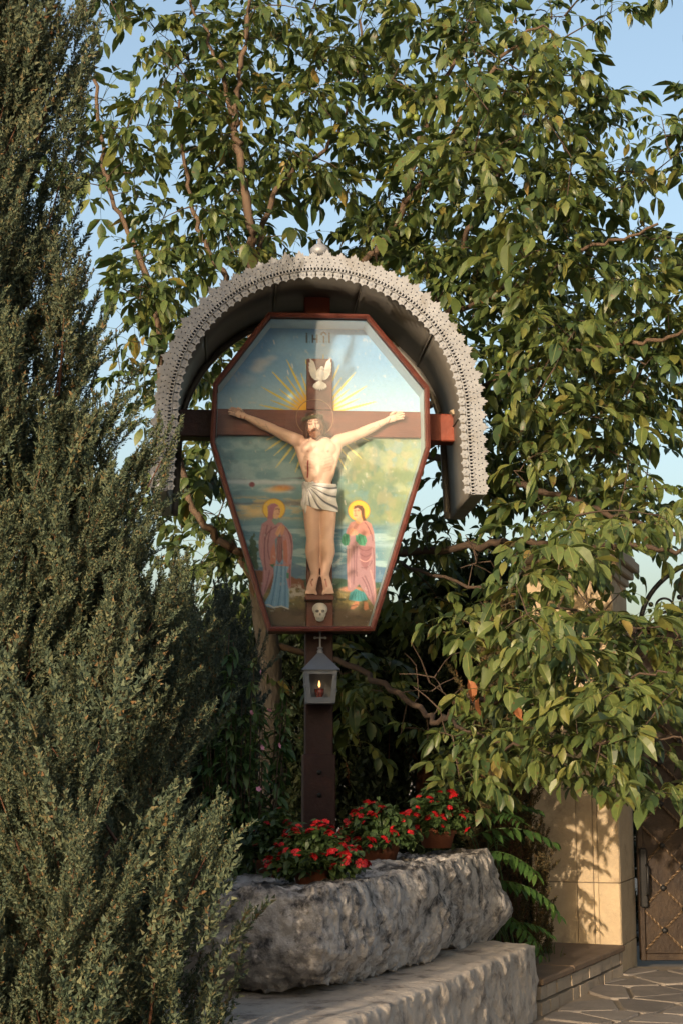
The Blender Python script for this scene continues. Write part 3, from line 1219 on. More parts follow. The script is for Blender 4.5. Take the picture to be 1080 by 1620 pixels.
# sky
img[:] = C(98, 148, 192)
mixin(sst(560, 650, YY), C(140, 180, 205))
mixin(0.5 * sst(0.0, .5, nz2(90, 60, 1)), C(160, 190, 205))
for cx, cy, rx, ry, a_ in ((415, 573, 12, 6, .55), (407, 583, 10, 6, .55), (430, 566, 8, 4, .35), (385, 600, 18, 8, .2)):
    mixin(a_ * ell(cx, cy, rx, ry, .8), C(205, 208, 205))
# under the beam: left teal sky, right olive green air
low = sst(676, 690, YY)
leftc = C(108, 150, 165)
mixin(low, leftc)
mixin(low * sst(0.0, .4, nz2(38, 16, 3)) * .7, C(150, 182, 190))
mixin(low * sst(0.05, .5, nz2(30, 20, 4)) * .6, C(72, 112, 126))
rt = low * sst(505, 560, XX + 14 * nz2(40, 40, 5)) * (1 - .75 * sst(840, 880, YY))
mixin(rt * .95, C(118, 138, 108))
mixin(rt * sst(0.0, .35, nz2(26, 26, 6)) * .75, C(132, 146, 110))
mixin(rt * sst(0.08, .4, nz2(22, 30, 7)) * .65, C(92, 124, 116))
mixin(rt * sst(0.12, .4, nz2(14, 18, 8)) * .55, C(150, 148, 118))
mixin(rt * sst(0.15, .45, nz2(18, 16, 88)) * .5, C(96, 140, 150))
mixin(low * sst(640, 672, XX) * (1 - sst(690, 800, YY)) * .5, C(120, 150, 130))
# evening cloud bands on the left
lb = low * (1 - sst(470, 500, XX))
mixin(lb * np.exp(-((YY - 757 - 3 * nz2(30, 8, 10)) / 2.2) ** 2) * sst(-.3, .2, nz2(60, 6, 11)), C(92, 68, 96))
mixin(lb * np.exp(-((YY - 763 - 2 * nz2(30, 8, 10)) / 3.0) ** 2) * .8, C(188, 204, 214))
mixin(lb * np.exp(-((YY - 775 - 4 * nz2(30, 8, 12)) / 4.5) ** 2) * .7 * sst(-.2, .3, nz2(40, 6, 13)), C(182, 202, 212))
mixin(ell(399, 766.5, 4.6, 4.2, .25), C(128, 70, 78))
mixin(ell(448, 772, 15, 4.5, .6) * .9, C(196, 128, 62))
mixin(ell(437, 775, 16, 4, .7) * .6, C(222, 178, 96))
mixin(lb * sst(782, 790, YY) * (1 - sst(816, 826, YY)) * sst(-.05, .25, nz2(26, 6, 14)) * .6 * (1 - sst(425, 450, XX) * .3), C(206, 176, 104))
mixin(lb * np.exp(-((YY - 796 - 4 * nz2(24, 8, 15)) / 2.5) ** 2) * .75, C(88, 96, 112))
mixin(ell(401, 810, 14, 6, .6) * .75, C(232, 208, 150))
mixin(ell(386, 803, 10, 4, .6) * .6, C(236, 216, 160))
# lower water-like sky bands
lowb = sst(822, 842, YY)
mixin(lowb, C(92, 138, 158))
mixin(lowb * sst(0.0, .35, nz2(46, 7, 16)) * .8, C(66, 108, 130))
mixin(lowb * sst(0.02, .3, nz2(50, 6, 17)) * .8, C(158, 190, 200))
mixin(lowb * sst(590, 630, XX) * (1 - sst(880, 910, YY)) * .6, C(150, 168, 140))
mixin(np.exp(-((YY - 862) / 4) ** 2) * sst(530, 545, XX) * .5, C(170, 200, 212))
# hills, meadow, ground
ridge = 893 + 6 * np.sin(XX / 19) + 5 * nz2(26, 99, 18)
mixin(sst(0, 3, YY - ridge) * .95, C(78, 116, 146))
mixin(sst(0, 9, YY - ridge) * sst(0, .4, nz2(20, 6, 19)) * .6, C(112, 146, 166))
ridge2 = 917 + 3 * np.sin(XX / 31 + 1) + 4 * nz2(30, 99, 20)
mixin(sst(0, 2.5, YY - ridge2), C(48, 82, 66))
mixin(inpoly([(345, 902), (408, 902), (440, 908), (482, 918), (482, 934), (345, 934)], 1.5, 2), C(122, 78, 58))
ridge3 = 931 + 4 * nz2(18, 99, 21)
mixin(sst(0, 3, YY - ridge3), C(110, 104, 72))
mixin(sst(926, 934, YY) * sst(0, .3, nz2(10, 5, 22)) * .8, C(140, 128, 84))
mixin(sst(926, 934, YY) * sst(0.05, .3, nz2(12, 6, 23)) * .8, C(70, 78, 50))
mixin(ell(470, 936, 18, 11, .3) * sst(-.2, .25, nz2(5, 4, 24)), C(176, 172, 160))
mixin(ell(556, 932, 16, 4, .5) * .8, C(196, 128, 104))
mixin(ell(545, 948, 24, 10, .6) * sst(0, .3, nz2(7, 4, 25)), C(150, 136, 84))
gd = sst(952, 972, YY + 5 * nz2(20, 10, 26))
mixin(gd, C(88, 74, 58))
mixin(gd * sst(0, .4, nz2(18, 6, 27)) * .7, C(62, 50, 42))
mixin(sst(975, 1000, YY) * .5, C(110, 98, 88))
# cypress painted on the left
mixin(inpoly([(401, 842), (406, 858), (409, 880), (410, 900), (393, 900), (390, 880), (396, 858)], 1, 4), C(44, 78, 58))
mixin(inpoly([(392, 870), (398, 880), (400, 900), (386, 900)], 1, 4), C(52, 88, 64))
# glory behind the head
gx_, gy_ = 499, 660
ang = np.degrees(np.arctan2(-(YY - gy_), XX - gx_)) % 360
rad_ = np.hypot(XX - gx_, YY - gy_)
rays_ = 0
rr_ = np.random.default_rng(5)
for a0 in list(np.arange(6, 178, 8.5)) + list(np.arange(196, 262, 9.0)) + list(np.arange(282, 348, 9.0)):
    L = (98 if int(a0 / 8.5) % 2 else 76) + rr_.uniform(-6, 6)
    if a0 > 180:
        L = (100 if int(a0 / 9) % 2 else 84) + rr_.uniform(-8, 8)
    da = np.abs((ang - a0 + 180) % 360 - 180)
    wdt = 3.4 * np.clip(1 - rad_ / L, 0, 1) ** 0.75
    rays_ = np.maximum(rays_, (1 - sst(wdt * .75, wdt * 1.1 + .05, da)) * (rad_ < L))
mixin(rays_ * .95, C(206, 192, 70) * (YY < 676)[:, None] + C(214, 206, 120) * (YY >= 676)[:, None])
mixin((1 - sst(26, 52, rad_)) * (YY < 652) * .95, C(228, 176, 36))


def figure_mary():
    Z = lambda *p: [(390 + a / 4.5, 760 + b / 4.5) for a, b in p]
    z1 = lambda a, b: (390 + a / 4.5, 760 + b / 4.5)
    mixin(ell(433.5, 805.5, 18.2, 17.2, .05), C(160, 110, 40))
    mixin(ell(433.5, 805.5, 17.2, 16.2, .06), C(226, 190, 74))
    # blue gown
    mixin(inpoly(Z((205, 560), (300, 570), (300, 915), (250, 900), (190, 910), (120, 890), (170, 800), (195, 700)), .8), C(110, 158, 196))
    for k in range(7):
        a0, b0 = z1(212 + k * 13, 590), z1(150 + k * 25, 900)
        mixin(stroke(curve(a0, b0, -.02 + .01 * (k % 3)), 1.1) * .8, C(52, 96, 146) if k % 2 else C(134, 176, 204))
    mixin(stroke(Z((125, 888), (160, 885), (195, 905), (250, 895), (300, 915)), 1.4), C(196, 196, 190))
    # mantle
    mant = Z((150, 185), (175, 165), (205, 162), (225, 185), (200, 215), (190, 250), (200, 300), (250, 300), (290, 340), (325, 390), (333, 470), (325, 560), (318, 640), (318, 760), (300, 770), (285, 690), (292, 640), (308, 612), (262, 600), (262, 500), (240, 380), (205, 420), (212, 560), (190, 610), (195, 660), (150, 770), (108, 855), (100, 800), (118, 700), (120, 620), (95, 540), (88, 440), (100, 360), (110, 310), (150, 285), (155, 240))
    mixin(inpoly(mant, .9), C(168, 126, 136))
    mixin(inpoly(Z((165, 600), (305, 612), (262, 560), (262, 430), (285, 420), (300, 600)), .8), C(176, 112, 100))
    mixin(inpoly(Z((168, 605), (175, 500), (200, 440), (212, 560), (205, 610)), .8), C(182, 120, 108))
    for k, (p, q, b) in enumerate((((120, 330), (110, 560), .06), ((150, 320), (140, 640), .05), ((180, 330), (165, 560), .08), ((130, 640), (112, 830), -.04), ((165, 640), (130, 790), -.03), ((300, 370), (318, 560), -.07), ((280, 380), (292, 600), -.05), ((312, 600), (310, 750), .02), ((215, 330), (130, 420), .12), ((100, 400), (115, 600), -.04), ((270, 330), (322, 450), -.1))):
        mixin(stroke(curve(z1(*p), z1(*q), b), 1.3) * .75, C(104, 62, 80) if k % 3 else C(190, 142, 148))
    mixin(inpoly(Z((222, 400), (255, 400), (258, 560), (235, 595), (215, 560)), .9), C(112, 74, 84))
    for k in range(4):
        mixin(stroke(curve(z1(224 + 9 * k, 410), z1(220 + 9 * k, 570), .05), .9) * .7, C(160, 116, 122))
    # collar, face, hands
    mixin(inpoly(Z((180, 285), (205, 320), (240, 290), (235, 265), (200, 262)), .7), C(116, 150, 140))
    mixin(inpoly(Z((195, 270), (192, 225), (205, 190), (230, 182), (242, 205), (241, 235), (230, 256), (222, 275)), .7), C(206, 168, 140))
    mixin(inpoly(Z((150, 270), (158, 215), (170, 180), (200, 165), (230, 176), (205, 192), (192, 230), (190, 275)), .8), C(164, 108, 124))
    mixin(stroke(Z((208, 204), (220, 202)), .9), C(90, 60, 48))
    mixin(stroke(Z((226, 203), (236, 204)), .9), C(90, 60, 48))
    mixin(stroke(Z((231, 208), (238, 224), (229, 226)), .7) * .8, C(150, 104, 84))
    mixin(stroke(Z((222, 238), (234, 238)), .9), C(158, 86, 80))
    mixin(inpoly(Z((205, 380), (228, 330), (250, 310), (252, 335), (240, 375), (222, 400)), .7), C(204, 160, 132))
    mixin(stroke(Z((218, 372), (246, 322)), .6) * .7, C(140, 92, 76))
    mixin(inpoly(Z((242, 345), (262, 318), (275, 335), (262, 385), (246, 390)), .7), C(190, 144, 120))
    # green lining
    mixin(inpoly(Z((165, 600), (205, 592), (188, 622)), .6), C(46, 96, 78))
    mixin(inpoly(Z((285, 655), (305, 660), (300, 700), (286, 695)), .6), C(60, 128, 108))


def figure_john():
    Z = lambda *p: [(390 + a / 4.5, 760 + b / 4.5) for a, b in p]
    z1 = lambda a, b: (390 + a / 4.5, 760 + b / 4.5)
    mixin(ell(567.5, 807.8, 17.6, 16.6, .05), C(150, 104, 40))
    mixin(ell(567.5, 807.8, 16.7, 15.7, .06), C(228, 180, 66))
    # feet
    mixin(inpoly(Z((745, 890), (775, 860), (800, 862), (795, 890), (760, 918), (738, 915)), .7), C(178, 120, 88))
    mixin(inpoly(Z((835, 862), (860, 868), (868, 915), (845, 926), (832, 915)), .7), C(186, 126, 92))
    mixin(stroke(Z((745, 895), (790, 885)), .9), C(60, 44, 36))
    # teal under-robe
    mixin(inpoly(Z((735, 800), (775, 770), (840, 800), (860, 850), (800, 862), (725, 850)), .8), C(66, 142, 146))
    for k in range(5):
        mixin(stroke(curve(z1(765 + k * 15, 790), z1(745 + k * 25, 850), .05), .8) * .7, C(40, 98, 104))
    # robe
    robe = Z((740, 300), (780, 288), (850, 288), (885, 310), (905, 370), (912, 450), (915, 600), (912, 720), (922, 820), (908, 900), (860, 830), (800, 740), (745, 790), (718, 780), (716, 700), (712, 600), (712, 470), (725, 450), (700, 400), (712, 350))
    mixin(inpoly(robe, .9), C(158, 122, 130))
    mixin(inpoly(Z((740, 300), (780, 288), (850, 288), (885, 310), (900, 380), (850, 400), (800, 385), (740, 395), (705, 390), (715, 350)), 1.2), C(178, 126, 118))
    mixin(inpoly(Z((800, 470), (890, 470), (880, 560), (850, 640), (815, 600)), 1.5), C(140, 96, 104))
    for k, (p, q, b) in enumerate((((740, 470), (735, 760), .02), ((760, 470), (760, 740), -.02), ((785, 470), (782, 680), .02), ((720, 500), (722, 720), .01), ((800, 480), (890, 480), .22), ((805, 520), (885, 520), .28), ((805, 560), (885, 545), .32), ((815, 620), (890, 570), .25), ((900, 480), (905, 700), -.02), ((880, 640), (912, 860), -.04), ((840, 680), (900, 880), -.05), ((820, 690), (870, 820), -.06), ((770, 310), (740, 390), .1), ((840, 300), (880, 380), -.1), ((860, 330), (895, 430), -.08))):
        mixin(stroke(curve(z1(*p), z1(*q), b), 1.25) * .75, C(112, 72, 82) if k % 3 else C(204, 158, 154))
    # green sleeves
    mixin(inpoly(Z((680, 395), (700, 375), (728, 385), (735, 430), (725, 462), (695, 466), (672, 440)), .8), C(56, 128, 100))
    mixin(inpoly(Z((775, 385), (800, 378), (845, 395), (856, 430), (840, 466), (805, 462), (775, 430)), .8), C(62, 138, 108))
    for p, q in (((690, 400), (700, 455)), ((712, 390), (716, 455)), ((795, 390), (812, 450)), ((825, 395), (838, 450))):
        mixin(stroke([z1(*p), z1(*q)], 1) * .7, C(32, 86, 66))
    mixin(inpoly(Z((722, 380), (735, 350), (752, 335), (770, 350), (772, 385), (745, 395)), .8), C(212, 156, 130))
    mixin(inpoly(Z((768, 345), (785, 355), (792, 385), (775, 388)), .8), C(200, 144, 118))
    # neck, head, hair
    mixin(inpoly(Z((775, 300), (780, 262), (815, 255), (828, 290), (800, 312)), .7), C(206, 152, 118))
    mixin(inpoly(Z((760, 262), (755, 225), (762, 195), (790, 188), (815, 200), (818, 240), (800, 262), (778, 272)), .7), C(216, 166, 130))
    mixin(inpoly(Z((758, 205), (765, 182), (790, 174), (822, 180), (838, 205), (840, 255), (850, 285), (828, 288), (818, 262), (812, 215), (792, 196)), .7), C(96, 62, 44))
    mixin(stroke(Z((764, 216), (776, 214)), .9), C(70, 46, 36))
    mixin(stroke(Z((788, 214), (802, 214)), .9), C(70, 46, 36))
    mixin(stroke(Z((774, 220), (768, 238), (778, 240)), .7) * .8, C(160, 106, 82))
    mixin(stroke(Z((768, 252), (784, 252)), .9), C(168, 88, 76))


figure_mary()
figure_john()
# lettering over the cross
ink = C(22, 28, 40)
for pts_ in (((485.3, 530.5), (485.3, 541.5)), ((494.6, 530.5), (494.6, 541.5)), ((501.6, 530.5), (501.6, 541.5)), ((494.6, 536.2), (501.6, 536.2)), ((512, 532.4), (512, 541.5)), ((521, 530.5), (521, 541.5)), ((508.4, 529.0), (509.8, 526.6), (512, 525.6), (514.2, 526.6), (515.6, 529.0))):
    mixin(stroke(pts_, 2.3, .6), ink)
for c_ in ((485.3, 527.6), (521, 527.6)):
    mixin(ell(c_[0], c_[1], 1.3, 1.3, .4), ink)
for c_ in ((490, 540.8), (506.8, 540.8), (516.5, 540.8)):
    mixin(ell(c_[0], c_[1], .9, .9, .4), ink)
# chips and age
mixin(sst(.56, .62, nz2(5, 7, 61, 3)) * .3, C(195, 195, 190))
for cx, cy in ((433, 538), (455, 586), (365, 630), (545, 792), (462, 576)):
    mixin(stroke([(cx, cy), (cx + 1.5, cy + 6)], 1.0) * .8, C(215, 215, 205))
img *= 1.16 * (1 + 0.07 * nz2(3, 3, 66, 2))[:, None]
img = np.clip(img, 0.002, 0.9)

inpan = inset(outer, 0.027)
pv = np.array([S(x, y, 0.0) for x, y in zip(XX, YY)])


def inside2(poly, p):
    I = np.zeros(len(p), bool)
    for i in range(len(poly)):
        (x1, y1), (x2, y2) = poly[i], poly[(i + 1) % len(poly)]
        I ^= ((y1 > p[:, 1]) != (y2 > p[:, 1])) & (p[:, 0] < (x2 - x1) * (p[:, 1] - y1) / (y2 - y1 + 1e-12) + x1)
    return I


ok = inside2(inset(outer, 0.02), pv[:, [0, 2]]).reshape(shp)
ids = np.arange(XX.size).reshape(shp)
q0, q1, q2_, q3 = ids[:-1, :-1], ids[:-1, 1:], ids[1:, 1:], ids[1:, :-1]
keep = ok[:-1, :-1] & ok[:-1, 1:] & ok[1:, 1:] & ok[1:, :-1]
quads = np.stack([q0[keep], q3[keep], q2_[keep], q1[keep]], 1)
used, inv = np.unique(quads.ravel(), return_inverse=True)
pm = fast_mesh('painting', pv[used] + np.array((0, 0.001, 0)), inv, np.full(len(quads), 4))
ca = pm.color_attributes.new('paint', 'FLOAT_COLOR', 'POINT')
ca.data.foreach_set('color', np.concatenate([img[used], np.ones((len(used), 1))], 1).astype(np.float32).ravel())
link('painting', pm, M['paint'], case_o)

# ---- the cross inside the case
def case_board(name, px0, px1, py0, py1, v0, v1, mat, bev=0.004):
    a, b = S(px0, py0, v0), S(px1, py1, v0)
    m_ = MB()
    m_.box(a[0], b[0], v0, v1, b[2], a[2], bev)
    return obj(name, m_, mat, case_o)


# horizontal board follows the beam, slightly lower on the right in the picture because it recedes
a, b = S(342.5, 648, -0.03), S(667.5, 690.5, -0.03)
m_ = MB()
zt, zb = S(505, 649, -0.03)[2], S(505, 690, -0.03)[2]
m_.box(a[0], b[0], -0.03, -0.002, zb, zt, 0.003)
obj('crossbeam', m_, M['beam_in'], case_o)
for py0, py1 in ((567, 648.5), (690.5, 944)):
    m_ = MB()
    a, b = S(485.5, py0, -0.032), S(525.5, py1, -0.032)
    m_.box(a[0], b[0], -0.031, -0.002, b[2] + (.001 if py0 < 600 else 0), a[2] - (.001 if py0 > 600 else 0), 0.003)
    obj('upright_board', m_, M['beam_in'], case_o)
case_board('foot_ledge', 483, 528.5, 941, 949, -0.105, -0.004, M['beam_in'])
case_board('skull_board', 484.5, 526.5, 950, 994, -0.045, -0.002, M['beam_in'])

# skull
sk = MB()
c0 = np.array(S(506, 966, -0.06))
sk.ball(c0 + (0, 0, 0.008), (0.044, 0.034, 0.038), 18, 12)
sk.ball(c0 + (0, -0.006, -0.022), (0.034, 0.03, 0.028), 14, 10)
sk.ball(c0 + (0, -0.006, -0.045), (0.026, 0.025, 0.018), 12, 8)
sko = obj('skull', sk, M['plaster'], case_o, True)
sr = sko.modifiers.new('fuse', 'REMESH')
sr.mode = 'VOXEL'
sr.voxel_size = 0.004
m_ = MB()
for sx in (-1, 1):
    m_.ball(c0 + (sx * 0.016, -0.031, -0.006), (0.0105, 0.006, 0.0085), 10, 6)
m_.ball(c0 + (0, -0.036, -0.024), (0.005, 0.003, 0.008), 8, 6)
for k in range(-2, 3):
    m_.box(c0[0] + k * .008 - .0008, c0[0] + k * .008 + .0008, c0[1] - .036, c0[1] - .02, c0[2] - .052, c0[2] - .040)
obj('eye_socket', m_, M['foldline'], sko, True)

# dove
dv = MB()
dc = np.array(S(506, 592, -0.045))
k_ = 1 / 278.0


def dp(x, y, v=-0.045):
    return np.array(S(x, y, v))


dv.ball(dp(506.5, 593, -.05), (0.024, 0.020, 0.040), 14, 10)
dv.ball(dp(509, 582.5, -.057), (0.0115, 0.012, 0.0125), 10, 8)
dv.tube([dp(511, 583, -.06), dp(514.5, 585, -.062)], [0.004, 0.001], 6)
dvo = obj('dove', dv, M['plaster'], case_o, True)


def feather_fan(base, dirs, lens, wid, v0, lift):
    mb = MB()
    for (dx, dy), L, i in zip(dirs, lens, range(99)):
        n_ = math.hypot(dx, dy)
        dx, dy = dx / n_, dy / n_
        b_ = np.array(base) if np.ndim(base) == 1 else np.array(base[i])
        tip = b_ + np.array((dx, dy)) * L
        px_, py_ = -dy * wid, dx * wid
        mid = b_ + np.array((dx, dy)) * L * .72
        V = [dp(*(b_), v0), dp(mid[0] + px_, mid[1] + py_, v0 - lift * .6 - i * .0008), dp(*tip, v0 - lift - i * .0008), dp(mid[0] - px_, mid[1] - py_, v0 - lift * .6 - i * .0008)]
        V2 = [p + np.array((0, .006, 0)) for p in V]
        mb.add(V + V2, [(0, 1, 2, 3), (7, 6, 5, 4), (0, 4, 5, 1), (1, 5, 6, 2), (2, 6, 7, 3), (3, 7, 4, 0)])
    return mb


for sx in (-1, 1):
    tips_ = [(506.5 + sx * dx_, ty) for dx_, ty in ((16.3, 566.5), (18, 573), (18.2, 579.5), (17.6, 586), (16, 592), (13.2, 597), (9.5, 600.5))]
    bs_ = (506.5 + sx * 3.5, 594)
    obj('wing', feather_fan(bs_, [(t_[0] - bs_[0], t_[1] - bs_[1]) for t_ in tips_], [math.hypot(t_[0] - bs_[0], t_[1] - bs_[1]) for t_ in tips_], 3.6, -.046, .016), M['plaster'], dvo)
obj('tail', feather_fan((506, 601), [(x, 1) for x in np.linspace(-1.0, 1.0, 9)], [16, 16.5, 17, 17, 17, 17, 17, 16.5, 16], 2.2, -.045, .012), M['plaster'], dvo)

# ---- the figure on the cross
bodyb = MB()


def cap_(p, q, r0, r1, flat=1.0):
    """tapered limb piece between two photo-measured points (px, py, v)"""
    a, b = np.array(S(*p)), np.array(S(*q))
    n_ = 5
    bodyb.tube([a + (b - a) * t for t in np.linspace(0, 1, n_)], [r0 + (r1 - r0) * t for t in np.linspace(0, 1, n_)], 14, True, flat, up=(0, 1, 0))
    bodyb.ball(a, (r0, r0 * flat if flat != 1 else r0, r0), 14, 10)
    bodyb.ball(b, (r1, r1 * flat if flat != 1 else r1, r1), 14, 10)


def bl_(px, py, v, rx, rv, rz, roll=0.0):
    bodyb.ball(S(px, py, v), (rx, rv, rz), 20, 14, np.array(Matrix.Rotation(roll, 3, 'Y')))


# torso
bl_(504, 706, -.080, .094, .052, .062)
bl_(489, 710, -.082, .056, .046, .052)
bl_(519, 710, -.082, .056, .046, .052)
bl_(504, 714, -.088, .06, .042, .05)
bl_(504, 730, -.084, .096, .050, .082)
bl_(504, 752, -.080, .084, .044, .080)
bl_(504, 772, -.078, .080, .046, .062)
bl_(505, 792, -.078, .090, .050, .058)
bl_(505, 742, -.100, .036, .032, .09)
for px in (474, 532):
    bl_(px, 699, -.078, .036, .036, .034)
cap_((474, 705, -.075), (485, 752, -.075), .032, .020)
cap_((533, 705, -.075), (523, 752, -.075), .032, .020)
cap_((502, 703, -.085), (497, 683, -.105), .034, .030)
# arms
cap_((473, 698, -.080), (450, 688, -.074), .040, .035)
cap_((450, 688, -.074), (432, 679, -.070), .035, .028)
cap_((432, 679, -.070), (414, 671, -.068), .031, .028)
cap_((414, 671, -.068), (393, 661, -.064), .028, .0185)
cap_((535, 698, -.080), (556, 691, -.074), .040, .035)
cap_((556, 691, -.074), (573, 684, -.070), .035, .028)
cap_((573, 684, -.070), (588, 677, -.068), .031, .028)
cap_((588, 677, -.068), (607, 667.5, -.064), .028, .0185)
# palms
for a, b in (((392, 660.5, -.062), (379, 655, -.060)), ((608, 667, -.062), (622, 661, -.060))):
    cap_(a, b, .0165, .025, .6)
# legs
for (hx, kx, cx_, ax, fx) in ((493, 495, 494, 498, 492), (518, 518, 519, 514, 519)):
    cap_((hx, 796, -.078), (hx + (kx - hx) * .4, 822, -.084), .054, .048)
    cap_((hx + (kx - hx) * .4, 822, -.084), (kx, 850, -.092), .049, .039)
    bl_(kx, 852, -.100, .030, .028, .034)
    cap_((kx, 854, -.090), (cx_, 873, -.080), .038, .041)
    cap_((cx_, 873, -.080), (ax, 908, -.066), .041, .024)
    bl_(ax - 4, 911, -.066, .011, .012, .012)
    bl_(ax + 4, 911, -.066, .011, .012, .012)
    cap_((ax, 910, -.066), (fx, 931, -.098), .0235, .029, .75)
    for t in range(5):
        tx = fx - 8.0 + t * 4.0
        big = (t == 4) if hx < 505 else (t == 0)
        cap_((tx * .6 + fx * .4, 931, -.098), (tx, 938.5 + (1.2 if big else -.7 * abs(t - 2) * .3), -.104), .0085, .0085 if big else .0066)
# head
hc = np.array(S(495.5, 670, -.125))
hrot = np.array(Matrix.Rotation(math.radians(-9), 3, 'Y') @ Matrix.Rotation(math.radians(14), 3, 'X'))


def hp(x, y, z):
    return hc + hrot @ np.array((x, y, z))


bodyb.ball(hc + hrot @ np.array((0, .006, .012)), (.047, .050, .055), 20, 14, hrot)
bodyb.ball(hp(0, -.006, -.022), (.039, .041, .042), 18, 12, hrot)
bodyb.ball(hp(0, -.012, -.050), (.024, .024, .018), 12, 8, hrot)
bodyb.tube([hp(0, -.044, .012), hp(0, -.056, -.010), hp(0, -.062, -.020)], [.0055, .0075, .010], 10)
bodyb.ball(hp(0, -.053, -.022), (.0125, .009, .006), 10, 8, hrot)
for sx in (-1, 1):
    bodyb.tube([hp(sx * .006, -.045, .014), hp(sx * .020, -.046, .016), hp(sx * .034, -.034, .010)], [.005, .006, .004], 8)
    bodyb.ball(hp(sx * .018, -.043, .003), (.0095, .006, .0065), 10, 8, hrot)
    bodyb.ball(hp(sx * .024, -.036, -.018), (.013, .010, .012), 10, 8, hrot)

me0 = bodyb.mesh('crucified_figure', True)
tmp = bpy.data.objects.new('tmp', me0)
COL.objects.link(tmp)
rm = tmp.modifiers.new('r', 'REMESH')
rm.mode = 'VOXEL'
rm.voxel_size = 0.0047
sm = tmp.modifiers.new('s', 'SMOOTH')
sm.factor = 0.5
sm.iterations = 4
dg = bpy.context.evaluated_depsgraph_get()
dg.update()
me1 = bpy.data.meshes.new_from_object(tmp.evaluated_get(dg))
bpy.data.objects.remove(tmp)
bv = np.zeros(len(me1.vertices) * 3, np.float32)
me1.vertices.foreach_get('co', bv)
bv = bv.reshape(-1, 3).astype(float)
bf_flat = np.zeros(len(me1.loops), np.int32)
me1.loops.foreach_get('vertex_index', bf_flat)
bs = np.zeros(len(me1.polygons), np.int32)
me1.polygons.foreach_get('loop_total', bs)
# fingers stay separate: joined on unfused so that they do not melt together
hb = MB()
for (wx, wy, ux, uy) in ((379, 655, -15.5, -7.0), (622, 661, 19.0, -7.5)):
    L = math.hypot(ux, uy)
    dx, dy = ux / L, uy / L
    nx, ny = -dy, dx
    if nx * 0 + ny * 1 > 0:
        nx, ny = -nx, -ny          # n points up in the picture
    for i, (off, fl) in enumerate(((4.6, .88), (1.6, 1.0), (-1.6, .95), (-4.4, .76))):
        bx_, by_ = wx + nx * off + dx * 4, wy + ny * off + dy * 4
        p0 = np.array(S(bx_, by_, -.060))
        p1 = np.array(S(bx_ + dx * 6 * fl + nx * off * .10, by_ + dy * 6 * fl + ny * off * .1, -.066))
        p2 = np.array(S(bx_ + dx * 10.5 * fl + nx * off * .14, by_ + dy * 10.5 * fl + ny * off * .14 + .6, -.074))
        p3 = np.array(S(bx_ + dx * 14 * fl + nx * off * .14, by_ + dy * 14 * fl + ny * off * .14 + 1.6, -.086))
        hb.tube([p0, p1, p2, p3], [.0072, .0068, .0062, .0048], 8)
        hb.ball(p3, .0049, 8, 6)
    tb = (wx + nx * 5.5 - dx * 3, wy + ny * 5.5 - dy * 3)
    p0 = np.array(S(tb[0], tb[1], -.062))
    p1 = np.array(S(tb[0] + nx * 2 + dx * 4.5, tb[1] + ny * 2 + dy * 4.5, -.074))
    p2 = np.array(S(tb[0] + nx * 2.4 + dx * 9, tb[1] + ny * 2.4 + dy * 9, -.082))
    hb.tube([p0, p1, p2], [.0085, .0075, .0052], 8)
    hb.ball(p2, .0053, 8, 6)
hv = np.concatenate(hb.v)
hf = np.array([i for f in hb.f for i in f]) + len(bv)
hs_ = np.array([len(f) for f in hb.f])
bme = fast_mesh('crucified_figure', np.concatenate([bv, hv]), np.concatenate([bf_flat, hf]), np.concatenate([bs, hs_]), True)
bco = np.zeros(len(bme.vertices) * 3, np.float32)
bme.vertices.foreach_get('co', bco)
bco = bco.reshape(-1, 3).astype(float)
qx, qy = proj(bco)
XX, YY = qx, qy
img = np.zeros((len(bco), 3))
img[:] = C(226, 192, 174)
img *= (1 + .10 * fbm(bco * 14, 3, 41))[:, None]
mixin(.35 * sst(.1, .5, fbm(bco * 9, 3, 43)), C(190, 148, 124))
mixin(.5 * ell(487, 714, 1.9, 1.6, .5) + .5 * ell(519, 714, 1.9, 1.6, .5), C(150, 84, 70))
mixin(.5 * ell(504, 762, 1.6, 1.6, .6), C(150, 100, 80))
for k in range(5):
    for sx in (-1, 1):
        mixin(.28 * stroke([(504 + sx * 9, 726 + k * 5.0), (504 + sx * 21, 722 + k * 5.2)], 1.2), C(150, 108, 88))
wound = C(150, 22, 26)
mixin(stroke([(487.5, 729), (486.8, 737), (487.3, 745), (486.5, 755)], 1.7), wound)
for p_ in (((381, 657), (381.5, 663)), ((617, 662), (614, 669)), ((494.5, 916), (492, 921), (494, 927)), ((514.5, 916), (516, 922), (517, 928)), ((388, 659), (386, 665))):
    mixin(stroke(p_, 1.1) * .85, wound)
mixin(ell(494.5, 917, 1.3, 1.3, .4), C(70, 40, 36))
mixin(ell(514.5, 917, 1.3, 1.3, .4), C(70, 40, 36))
for p_ in (((404, 664), (411, 670)), ((420, 671), (425, 679)), ((424, 676), (415, 674)), ((583, 680), (592, 675)), ((598, 670), (601, 675))):
    mixin(stroke(p_, .9) * .5, C(120, 100, 90))
# face paint
hl = (bco - hc) @ hrot
hm = (np.linalg.norm(hl, axis=1) < .085) & (hl[:, 1] < .0)
gx3, gz3 = hl[:, 0], hl[:, 2]


def hstroke(x0, z0, x1, z1, w):
    ex, ez = x1 - x0, z1 - z0
    t = np.clip(((gx3 - x0) * ex + (gz3 - z0) * ez) / (ex * ex + ez * ez), 0, 1)
    d = np.hypot(gx3 - x0 - t * ex, gz3 - z0 - t * ez)
    return (1 - sst(w * .6, w * 1.3, d)) * hm


